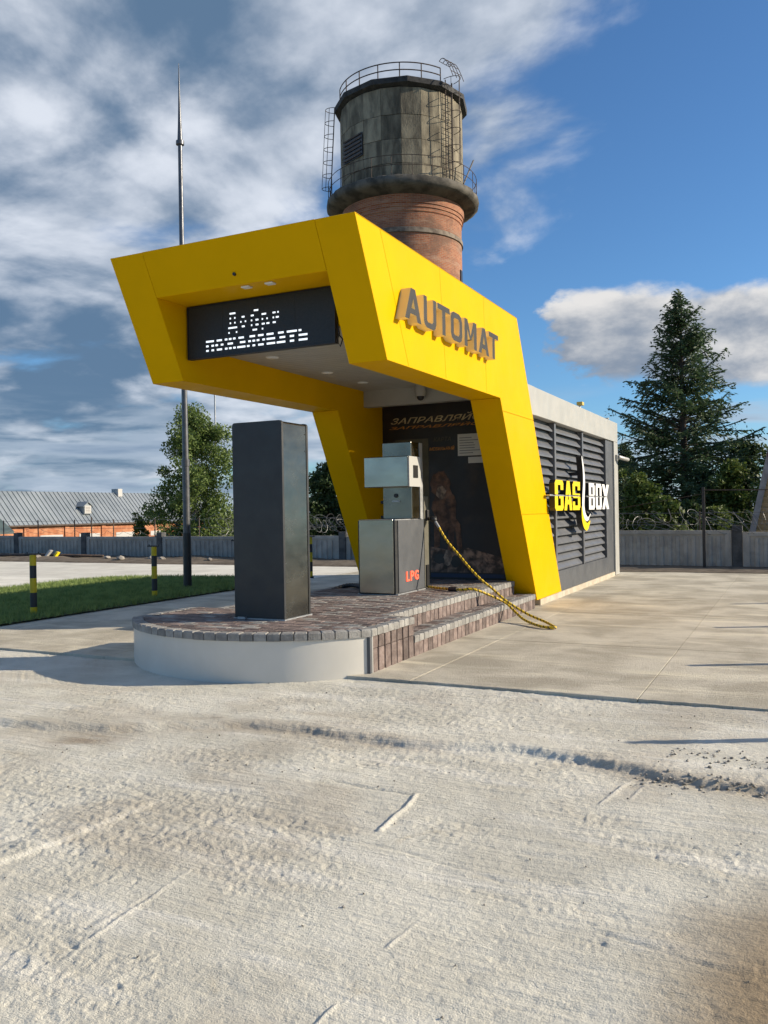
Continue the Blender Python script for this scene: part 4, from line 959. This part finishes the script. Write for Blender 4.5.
for k_ in range(NS):
    th = 2*math.pi*(k_+.5)/NS
    for i in range(4):
        h_ = rows_[i+1]-rows_[i]-.022; w_ = 2*3.2*math.tan(math.pi/NS)-.014
        if i not in pmesh:
            me = bpy.data.meshes.new('concrete_panel'); q = MB().box(-.14, 0, -w_/2, w_/2, 0, h_); me.from_pydata(q.v, [], q.f); me.materials.append(tankm); pmesh[i] = me
        p = tp(th, 3.2+random.uniform(-.015, .01), rows_[i]); d = p-Vector((TX, TY, p.z))
        link('concrete_panel', pmesh[i], tw, p, (0, 0, math.atan2(d.y, d.x)))
# roof cap, 12 sides
cap = MB(); rr_ = [(3.15, 22.48), (3.52, 22.62), (3.55, 22.86), (3.4, 22.95), (.1, 23.3)]
cap.lathe((TX, TY, 0), rr_, 12, mi=0); cap.build('roof_cap', roofm, tw)
def railing(name, r, z0, h, a0, a1, npost, nrail, rad=.022):
    for k_ in range(npost+1): th = a0+(a1-a0)*k_/npost; MB().tube([tp(th, r, z0-.1), tp(th, r, z0+h)], rad, 6).build('rail_post', rust, tw)
    for i in range(nrail):
        z = z0+h*(i+1)/nrail; MB().tube([tp(a0+(a1-a0)*k_/40, r, z) for k_ in range(41)], rad, 6).build('rail', rust, tw)
railing('top', 3.25, 22.95, .72, R(-78), R(38), 6, 2, .028)
railing('gallery', 3.92, 17.9, .95, R(-112), R(112), 15, 2, .017)
def ladder(th, rb_, zb_, rt_, zt_, w, cage_r, hoops, dy=0):
    b0, t0 = tp(th, rb_, zb_), tp(th, rt_, zt_); tan = (-tcv*math.sin(th)+trv*math.cos(th)); out_ = (tcv*math.cos(th)+trv*math.sin(th))
    ld = MB().tube([b0-tan*w/2, t0-tan*w/2], .028, 6); ld.tube([b0+tan*w/2, t0+tan*w/2], .028, 6)
    n_ = int((zt_-zb_)/.3)
    for i in range(n_): c = b0.lerp(t0, (i+.5)/n_); ld.tube([c-tan*w/2, c+tan*w/2], .016, 5)
    l = ld.build('ladder', rust, tw)
    cg = MB(); hp_ = []
    for i in range(hoops):
        c = b0.lerp(t0, (i+1.0)/hoops); ps = [c+tan*math.cos(a)*w*.75+out_*(math.sin(a)*cage_r*1.7) for a in [math.pi*k_/10 for k_ in range(11)]]
        cg.tube(ps, .017, 5); hp_.append(ps)
    for q in (2, 5, 8): cg.tube([p[q] for p in hp_], .014, 5)
    cg.build('ladder_cage', rust, tw)
ladder(R(46), 3.32, 18.0, 3.36, 23.1, .5, .42, 6)
ladder(R(-84), 3.82, 17.9, 3.52, 22.75, .45, .28, 7)
# arched top of the right ladder
th = R(46); tan = (-tcv*math.sin(th)+trv*math.cos(th)); out_ = (tcv*math.cos(th)+trv*math.sin(th)); ct = MB()
for s_ in (-.4, -.13, .13, .4):
    ct.tube([tp(th, 3.36, 23.0)+tan*s_+out_*(.65-.9*q)+Vector((0, 0, 1.15*math.sin(math.pi*q*.62))) for q in [i/8 for i in range(9)]], .018, 5)
for q in (.15, .35, .55, .75, 1.):
    ct.tube([tp(th, 3.36, 23.0)+tan*s_+out_*(.65-.9*q)+Vector((0, 0, 1.15*math.sin(math.pi*q*.62))) for s_ in (-.4, .4)], .016, 5)
ct.build('ladder_hood', rust, tw)
# louvred opening
th = R(-50); cgr = tp(th, 3.2, 19.95); tan = (-tcv*math.sin(th)+trv*math.cos(th)); out_ = (tcv*math.cos(th)+trv*math.sin(th))
MB().prism([cgr-tan*.8+out_*.0+Vector((0, 0, -.55)), cgr+tan*.8+Vector((0, 0, -.55)), cgr+tan*.8+Vector((0, 0, .6)), cgr-tan*.8+Vector((0, 0, .6))], out_*.05).build('vent_opening', black, tw)
for i in range(6): p = cgr+Vector((0, 0, -.45+i*.2))+out_*.08; MB().beam(p-tan*.72, p+tan*.72, .03, .07).build('vent_slat', rust, tw)
MB().beam(tp(R(58), 3.6, 17.95), tp(R(66), 4.0, 19.4), .12, .04).build('leaning_plank', greywood, tw)
MB().prism([tp(R(70), 3.12, 13.2), tp(R(77), 3.12, 13.2), tp(R(77), 3.12, 14.0), tp(R(70), 3.12, 14.0)], (tcv*math.cos(R(73))+trv*math.sin(R(73)))*.03).build('shaft_window', black, tw)

# ================================================================== FENCE
fn = thing('concrete_fence', 'grey ribbed concrete panel fence with razor wire behind the yard', 'fence', (-12, 24, 0))
def fyl(x): return 23.15-.048*(x+1)
XF0, XF1, NP = -40.4, 10.3, 13
W_ = (XF1-XF0)/NP
for i in range(NP):
    x0 = XF0+i*W_; x1 = x0+W_; y0, y1 = fyl(x0), fyl(x1); an = math.atan2(y1-y0, W_)
    tp_ = .80 if x1 < -8 else .92
    mb = MB(); Lw = W_-.26
    mb.box(0, Lw, .04, .10, -.9, tp_-.10)
    mb.box(0, Lw, 0, .13, tp_-.099, tp_); mb.box(0, .16, .0, .13, -.9, tp_-.1); mb.box(Lw-.16, Lw, 0, .13, -.9, tp_-.1)
    nr_ = 16
    for k_ in range(nr_): xx = .22+(Lw-.44)*(k_+.5)/nr_; mb.prism([(xx-.06, .039, -.9), (xx+.06, .039, -.9), (xx+.035, .008, -.9), (xx-.035, .008, -.9)], (0, 0, .9+tp_-.16))
    me = bpy.data.meshes.new('fence_panel'); me.from_pydata(mb.v, [], mb.f); me.materials.append(concr_f)
    link('fence_panel', me, fn, (x0+.13, y0, random.uniform(-.03, .03)), (random.uniform(-.012, .012), 0, an))
    MB().box(x0-.12, x0+.12, y0-.03, y0+.22, -.9, tp_+.14).build('fence_post', concr_p, fn)
# razor wire coil
def coil(x0, x1, rad, zc, name, pitch, jit):
    mb = MB(); n_ = int((x1-x0)/pitch*14); ps = []; 
    for i in range(n_+1):
        x = x0+(x1-x0)*i/n_; a = 2*math.pi*i/14; r = rad*(1+.30*math.sin(i*.043+3*math.sin(i*.011))+.22*math.sin(i*.137))
        ps.append((x+(.22+.16*math.sin(i*.071))*math.cos(a+1+.8*math.sin(i*.03))*jit, fyl(x)+.08+r*math.cos(a), zc+r*math.sin(a+.5*math.sin(i*.051))+.07*math.sin(i*.013)))
    mb.tube(ps, .006, 3); o = mb.build('razor_wire', wirem, fn, kind='stuff'); return o
coil(-18.5, 3.5, .25, 1.15, 'razor_wire', .26, 1); coil(-17, 3.5, .17, 1.25, 'razor_wire', .33, 1); coil(-40, -18.5, .10, .95, 'razor_wire', .9, .5)
for x in [-38+2.1*i for i in range(22)]:
    MB().beam((x, fyl(x)+.1, .7), (x, fyl(x)+.1, 1.45), .03, .03).build('wire_bracket', rust, fn)
for z in (1.1, 1.4): MB().tube([(x, fyl(x)+.1, z) for x in np.linspace(-38, 5, 30)], .006, 4).build('strand', wirem, fn)
# gate post and sign board on the right
gp = thing('wire_post', 'thin dark steel post with wires in front of the right fence', 'post', (-2.15, 22.7, 0))
MB().box(-2.18, -2.11, 22.66, 22.73, 0, 2.05).build('post', darkm, gp)
MB().beam((-2.15, 22.7, 1.98), (.2, 22.75, 1.93), .025, .025).build('top_rail', rust, gp)
MB().beam((-2.05, 22.7, 1.9), (-6.5, 23.3, 1.2), .012, .012).build('stay_wire', rust, gp)

# junk on the soil bank
pj = tag(MB().tube([(-31, 22.6, .10), (-26, 22.9, .16), (-22.5, 22.95, .13)], .05, 8).build('pipe', rust, smooth='all'), 'long rusty pipe lying on the soil bank before the fence', 'pipe')
for i in range(8):
    x = random.uniform(-30, -14); y = 22.3+random.uniform(-.5, .6); s_ = random.uniform(.08, .2)
    bm = bmesh.new(); bmesh.ops.create_icosphere(bm, subdivisions=1, radius=s_)
    for v in bm.verts: v.co *= random.uniform(.7, 1.25); v.co.z *= .6
    me = bpy.data.meshes.new('rubble_stone'); bm.to_mesh(me); bm.free(); me.materials.append(stonem)
    tag(link('rubble_stone', me, None, (x, y, .12)), 'small grey rubble stone lying on the soil bank by the fence', 'stone', 'rubble on the soil bank')
rb1 = tag(MB().prism([(-24.9, 22.45, .12), (-24.75, 22.4, .12), (-24.6, 22.5, .34), (-24.7, 22.5, .36)], (0, .12, 0)).build('white_scrap', whitebox), 'white scrap board propped on the soil bank', 'scrap')
rb2 = tag(MB().prism([(-24.45, 22.45, .12), (-24.3, 22.4, .12), (-24.25, 22.5, .27), (-24.35, 22.5, .3)], (0, .12, 0)).build('yellow_scrap', signyellow), 'bright yellow scrap piece on the soil bank', 'scrap')
# pebbles on the rough concrete
pebm = mat('pebbles', (.24, .22, .185), (.42, .385, .33), 8, .95, var=.3)
pe = MB()
for i in range(420):
    if i < 200: x = random.uniform(-.95, .9); y = random.gauss(5.27, .09); s_ = random.uniform(.004, .016)
    elif i < 290: x = random.uniform(-.8, .3); y = random.gauss(5.85, .10); s_ = random.uniform(.004, .013)
    else: x = random.uniform(-5, .5); y = random.uniform(2.4, 7.); s_ = random.uniform(.0025, .008)
    bm = bmesh.new(); bmesh.ops.create_icosphere(bm, subdivisions=1, radius=s_)
    q = [(v.co.x*random.uniform(.7, 1.3)+x, v.co.y*random.uniform(.7, 1.3)+y, v.co.z*.6-.055+random.uniform(0, .008)) for v in bm.verts]
    bm.verts.index_update(); pe.add(q, [tuple(v.index for v in f.verts) for f in bm.faces]); bm.free()
# settle pebbles on the ground
def ground_z():
    co = np.zeros(len(near.data.vertices)*3); near.data.vertices.foreach_get('co', co); return co.reshape(-1, 3)
GV = ground_z(); sel = GV[(GV[:, 1] > 2) & (GV[:, 1] < 7.2) & (np.abs(GV[:, 0]+2) < 4)]
gx = np.round(sel[:, 0]/.05).astype(int); gy = np.round(sel[:, 1]/.05).astype(int); zmap = {}
for a, b_, z in zip(gx, gy, sel[:, 2]): zmap[(a, b_)] = z
pv = []
for i in range(0, len(pe.v), 12):
    cx = sum(v[0] for v in pe.v[i:i+12])/12; cyy = sum(v[1] for v in pe.v[i:i+12])/12; z = zmap.get((round(cx/.05), round(cyy/.05)), -.06)
    pv += [(v[0], v[1], v[2]+.055+z) for v in pe.v[i:i+12]]
pe.v = pv
o = pe.build('gravel', pebm, kind='stuff'); o['label'] = 'loose dark pebbles scattered over the rough concrete'

# ================================================================== LEFT: HANGAR AND SHED
hg = thing('hangar', 'long low brick hangar with grey seamed metal roof on the left', 'building', (-63, 60, -1.7))
xe_, ze_, xg, zg, ya, yb = -60.7, .84, -63.45, 3.9, 38., 80.
brickw = mat('hangar_brick', (.36, .13, .06), (.50, .24, .13), 1.2, .95, bump=.3, bscale=12)
MB().box(2*xg-xe_+.3, xe_-.3, ya+.2, yb-.2, -1.8, .82).build('wall', brickw, hg)
for y in np.arange(ya+1, yb, 4.6): MB().box(xe_-.31, xe_-.18, y, y+.5, -1.8, .78).build('pilaster', brickw, hg)
for y in (54.6, 59.2, 64, 69): MB().box(xe_-.32, xe_-.27, y, y+2.6, -.6, -.12).build('white_patch', whitebox, hg)
for s_ in (1, -1):
    xe2 = xg+s_*(xe_-xg); nrm = Vector((s_*(zg-ze_), 0, (xe_-xg))).normalized()
    MB().prism([(xg, ya, zg), (xe2, ya, ze_), (xe2, yb, ze_), (xg, yb, zg)], -nrm*.08).build('roof_slope', roofzinc, hg)
sm_ = MB(); nrm = Vector(((zg-ze_), 0, (xe_-xg))).normalized()
for y in np.arange(ya+.1, yb, .52):
    p, q = Vector((xg, y, zg))+nrm*.03, Vector((xe_, y, ze_))+nrm*.03; sm_.beam(p, q, .05, .06, nrm)
sm_.build('roof_seams', roofzinc, hg, kind='stuff')
for y in (ya, yb-.1): MB().prism([(xg, y, zg-.1), (xe_-.3, y, ze_-.05), (2*xg-xe_+.3, y, ze_-.05)], (0, .1, 0)).build('gable', brickw, hg)
MB().beam((xe_+.02, ya, ze_-.06), (xe_+.02, yb, ze_-.06), .16, .14).build('eave_board', rust, hg)
def roofx(z): return xe_-(z-ze_)/(zg-ze_)*(xe_-xg)
for y in (60.6, 73.5):
    xf = -61.3; d_ = MB(); d_.prism([(xf, y-.45, 1.75), (xf, y+.45, 1.75), (xf, y+.45, 2.55), (xf, y, 2.85), (xf, y-.45, 2.55)], (-.95, 0, 0))
    dd = d_.build('dormer', roofzinc, hg)
    MB().box(xf, xf+.05, y-.4, y+.4, 1.8, 2.55).build('dormer_face', whitebox, dd)
    for i in range(4): MB().box(xf+.05, xf+.07, y-.28, y+.28, 1.93+i*.15, 1.98+i*.15).build('dormer_slat', greywood, dd)
    for s_ in (-1, 1): MB().prism([(xf+.15, y, 2.95), (xf+.15, y+s_*.62, 2.5), (roofx(2.5)-.2, y+s_*.62, 2.5), (roofx(2.95)-.2, y, 2.95)], (0, 0, -.06)).build('dormer_roof', roofzinc, dd)
MB().box(xg-.45, xg+.45, 66.5, 67.1, 3.5, 4.3).build('chimney', whitebox, hg)
lp = thing('yard_light_pole', 'thin pole standing before the hangar dormer', 'pole', (-52.2, 52.0, -1.7))
MB().tube([(-52.2, 52, -1.7), (-52.2, 52, 1.5)], .05, 6).build('pole', rust, lp)
sh = thing('dark_shed', 'dark green-roofed shed corner at the far left edge', 'shed', (-36.5, 28.5, -1.7))
MB().box(-41, -33.9, 26.6, 28.0, -1.8, .85).build('wall', greywood, sh)
MB().prism([(-40.5, 26.2, 5.6), (-33.2, 26.2, .8), (-33.2, 28.2, .8), (-40.5, 28.2, 5.6)], (0, 0, .12)).build('roof', mat('teal_roof', (.05, .075, .08), (.07, .1, .1), 3, .5), sh)

# ================================================================== RIGHT: timber frame and brick shed
tf = thing('timber_gable', 'tan boarded timber wall with leaning grey edge plank at right edge', 'shed', (.6, 26.0, -.2))
p0, p1 = Vector((-1.43, 26.04, -.35)), Vector((-.66, 26.3, 3.2))
MB().beam(p0, p1, .16, .14, (0, 1, 0)).build('edge_plank', greywood, tf)
for i in range(20):
    z = -.2+i*.155; s_ = (z-p0.z)/(p1.z-p0.z); x = p0.x+(p1.x-p0.x)*s_+.10
    MB().box(x, 3.0, 26.22+random.uniform(-.008, .008), 26.28, z, z+.148).build('board', timber, tf)
MB().box(-.75, 3, 26.1, 26.6, 2.91, 3.05).build('cap_board', mat('red_board', (.25, .06, .03), (.32, .1, .06), 3, .8), tf)
bs2 = thing('brick_shed', 'small weathered brick shed glimpsed through trees behind the right fence', 'shed', (-2.8, 39, -1.7))
MB().box(-3.6, -2.1, 38.5, 41, -1.8, 2.05).build('wall', mat('shed_brick', (.12, .075, .05), (.2, .12, .085), 2, .95), bs2); MB().box(-3.7, -2.0, 38.3, 41.2, 2.05, 2.2).build('roof', rust, bs2)

# ================================================================== TREES
def leafcloud(n, centers, size, asp=1.5, droop=0.):
    """n leaf quads scattered in clumps: centers = (x,y,z,r)"""
    c = np.array(centers); w = c[:, 3]**2; idx = RNG.choice(len(c), n, p=w/w.sum())
    u = RNG.normal(size=(n, 3)); u /= np.linalg.norm(u, axis=1)[:, None]; rad = RNG.random(n)**.45
    P = c[idx, :3]+u*(c[idx, 3]*rad)[:, None]*np.array([1, 1, .85])
    a = RNG.normal(size=(n, 3)); a[:, 2] -= droop; a /= np.linalg.norm(a, axis=1)[:, None]
    b = np.cross(a, RNG.normal(size=(n, 3))); b /= np.linalg.norm(b, axis=1)[:, None]
    s = size*(.6+.8*RNG.random(n))[:, None]
    return quads(P, a*s*asp/2, b*s/2)
def quads(P, a, b):
    n = len(P); V = np.stack([P-a, P+b*.8, P+a, P-b*.8], 1).reshape(-1, 3); return V
def quad_obj(name, V, mt, parent):
    org = np.array(ORI[parent.name]); n = len(V)//4
    me = bpy.data.meshes.new(name); me.vertices.add(n*4); me.vertices.foreach_set('co', (V-org).ravel())
    me.loops.add(n*4); me.loops.foreach_set('vertex_index', np.arange(n*4)); me.polygons.add(n)
    me.polygons.foreach_set('loop_start', np.arange(n)*4); me.polygons.foreach_set('loop_total', np.full(n, 4)); me.update(); me.materials.append(mt)
    return link(name, me, parent, ORI[parent.name])
def spruce(x, y, zb, zt, rmax, zlow, label, dens=1., seed=1, lean=.0):
    rg = random.Random(seed); t_ = thing('spruce_tree', label, 'tree', (x, y, zb), None)
    hgt = zt-zb; tr = MB().tube([(x, y, zb), (x+.04, y, zb+hgt*.4), (x-.03, y, zb+hgt*.75), (x, y, zt)], [.20, .15, .08, .012], 10)
    P, Aq, Bq = [], [], []
    z = zlow; lim = MB()
    while z < zt-.1:
        f = (zt-z)/(zt-zlow)
        env = rmax*(min(1, f*1.25)**.9)*(.55+.45*min(1, (1-f)*6+.55))
        for k in range(rg.randint(6, 9) if f > .1 else 6):
            az_ = rg.uniform(0, 6.283); L_ = env*rg.choice((.5, .75, .9, 1., 1.12))*rg.uniform(.85, 1.1)+.10
            zz0 = z+rg.uniform(-.15, .15); el0 = R(38)*(1-f)+R(rg.uniform(-22, 20)); n_ = max(3, int(L_/.11)); prev = Vector((x, y, zz0)); lp_ = [prev]
            for i in range(n_):
                s = (i+1)/n_; e = el0-R(38)*s*(1-s*.9)*f
                prev = prev+Vector((math.cos(az_)*math.cos(e), math.sin(az_)*math.cos(e), math.sin(e)+.10*s))*(L_/n_); lp_.append(prev)
                if s < .22 and f > .25: continue
                tl = (.16+.36*(1-s)*min(1, L_/1.5)+.12)*rg.uniform(.6, 1.3)
                for sd_ in (-1, 1):
                    if rg.random() > .93*dens: continue
                    aa = az_+sd_*R(rg.uniform(38, 75)); dv_ = Vector((math.cos(aa), math.sin(aa), rg.uniform(-.65, .1))).normalized()
                    for q in range(5):
                        c = prev+dv_*tl*(q+.5)/5+Vector((rg.gauss(0, .04), rg.gauss(0, .04), rg.gauss(0, .05)-.03*q)); P.append(c)
                        dd_ = (dv_+Vector((rg.gauss(0, .35), rg.gauss(0, .35), rg.gauss(0, .3)))).normalized(); Aq.append(dd_*min(.15, tl*.34))
                        bb = dd_.cross(Vector((rg.gauss(0, 1), rg.gauss(0, 1), rg.gauss(0, 1)))).normalized(); Bq.append(bb*rg.uniform(.026, .05))
                P.append(prev.copy()); Aq.append(Vector((math.cos(az_), math.sin(az_), .1))*.12); Bq.append(Vector((0, 0, 1))*.04)
            if L_ > .5: lim.tube(lp_[::2], [.028*(1-i/len(lp_[::2]))+.006 for i in range(len(lp_[::2]))], 4, cap=False)
        z += rg.uniform(.16, .27)
    tr.build('trunk', barkm, t_, smooth='all'); lim.build('limbs', barkm, t_)
    quad_obj('crown', quads(np.array([tuple(p) for p in P]), np.array([tuple(p) for p in Aq]), np.array([tuple(p) for p in Bq])), needle, t_); return t_
spruce(-4.35, 37.95, -1.7, 10.7, 3.35, .3, 'tall dark spruce standing alone behind the right fence', dens=.66, seed=4)
spruce(-8.1, 45, -1.7, 4.9, 1.3, -.5, 'small young spruce beside the rear edge of the kiosk', seed=9)
spruce(1.6, 38.5, -1.7, 7.6, 2.0, .2, 'dark conifer cut off by the right edge of the view', seed=14)
def broadleaf(name, x, y, zb, zt, rw, n, size, mt, label, seed, bark=barkm, low=.15, cat_='tree', droop=0., nb=18, asp=1.5, shape=1.):
    rg = random.Random(seed); t_ = thing(name, label, cat_, (x, y, zb)); hgt = zt-zb
    tr = MB().tube([(x, y, zb), (x+rg.uniform(-.1, .1), y, zb+hgt*.5), (x+rg.uniform(-.15, .15), y+.1, zb+hgt*.93)], [.018*hgt+.03, .012*hgt+.015, .01], 8)
    cen = []; lim = MB()
    for i in range(nb):
        s = low+(1-low)*(i+.5)/nb; z0 = zb+hgt*max(.05, s-.12); az_ = i*2.4+rg.uniform(-.4, .4)
        env = rw*(math.sin(math.pi*min(1, (s-low)/(1-low)*.82+.16))**shape); L_ = env*rg.uniform(.55, 1.05)
        q = Vector((x+math.cos(az_)*L_*.8, y+math.sin(az_)*L_*.8, z0+hgt*.10)); lim.tube([(x, y, z0), ((x+q.x)/2, (y+q.y)/2, z0+hgt*.04), q], [.03, .02, .008], 5, cap=False)
        for k in range(6):
            f = rg.uniform(.35, 1.15); r_ = rg.uniform(.14, .46)*rw*.66
            cen.append((x+(q.x-x)*f+rg.gauss(0, .12*rw), y+(q.y-y)*f+rg.gauss(0, .12*rw), z0+(q.z-z0)*f+rg.gauss(0, .035*hgt), r_))
    for k in range(5): cen.append((x+rg.gauss(0, .08*rw), y+rg.gauss(0, .08*rw), zt-hgt*.02-k*.05*hgt, .12*rw+.03*k))
    tr.build('trunk', bark, t_, smooth='all'); lim.build('limbs', bark, t_)
    quad_obj('crown', leafcloud(n, cen, size, asp, droop), mt, t_); return t_
broadleaf('birch_tree', -21.7, 27.2, -1.7, 5.75, 2.0, 42000, .075, birchleaf, 'leafy green birch behind the fence beside the tall mast', 3, birchm, .16, droop=.8, nb=34, shape=.7)
broadleaf('bush', -24.0, 26.6, -1.7, 1.5, .8, 2500, .09, bushleaf, 'small bush at the left foot of the birch', 33, cat_='bush')
broadleaf('alder_tree', -18.0, 31.3, -1.7, 3.55, 1.9, 16000, .11, darkleaf, 'dark leafy tree seen between pillar and left yellow leg', 5, nb=24)
broadleaf('alder_tree', -15.6, 32.5, -1.7, 3.0, 1.6, 9000, .11, darkleaf, 'dark leafy tree partly hidden behind the left yellow leg', 6, nb=20)
def at(px, D, lat=0): l = (px-384)/F_PX*D; return l*math.cos(YAW)-D*math.sin(YAW), l*math.sin(YAW)+D*math.cos(YAW)
for px, D, zt, rw, n, mt, nm, lb, sd_ in (
    (640, 29.5, 2.75, 1.25, 12000, bushleaf, 'bush', 'light green willow bush beside the rear kiosk corner', 7),
    (668, 28.3, 1.9, 1.0, 8000, bushleaf, 'bush', 'round green bush under the tall spruce', 8),
    (692, 31.0, 1.7, 1.1, 8000, darkleaf, 'bush', 'dark bush at the foot of the spruce trunk', 10),
    (716, 29.2, 1.5, 1.1, 7000, bushleaf, 'bush', 'green bush right of the thin wire post', 12),
    (728, 33., 3.3, 1.5, 12000, bushleaf, 'maple_tree', 'leafy tree right of the spruce before the timber wall', 13),
    (748, 36.0, 4.5, 1.6, 11000, darkleaf, 'maple_tree', 'dark leafy tree above the leaning grey plank', 17),
    (775, 31.5, 3.6, 1.5, 8000, bushleaf, 'maple_tree', 'leafy tree at the right edge above the timber wall', 15)):
    x_, y_ = at(px, D); broadleaf(nm, x_, y_, -1.7, zt, rw, n, .105, mt, lb, sd_, cat_='bush' if nm == 'bush' else 'tree', low=.05, nb=24)
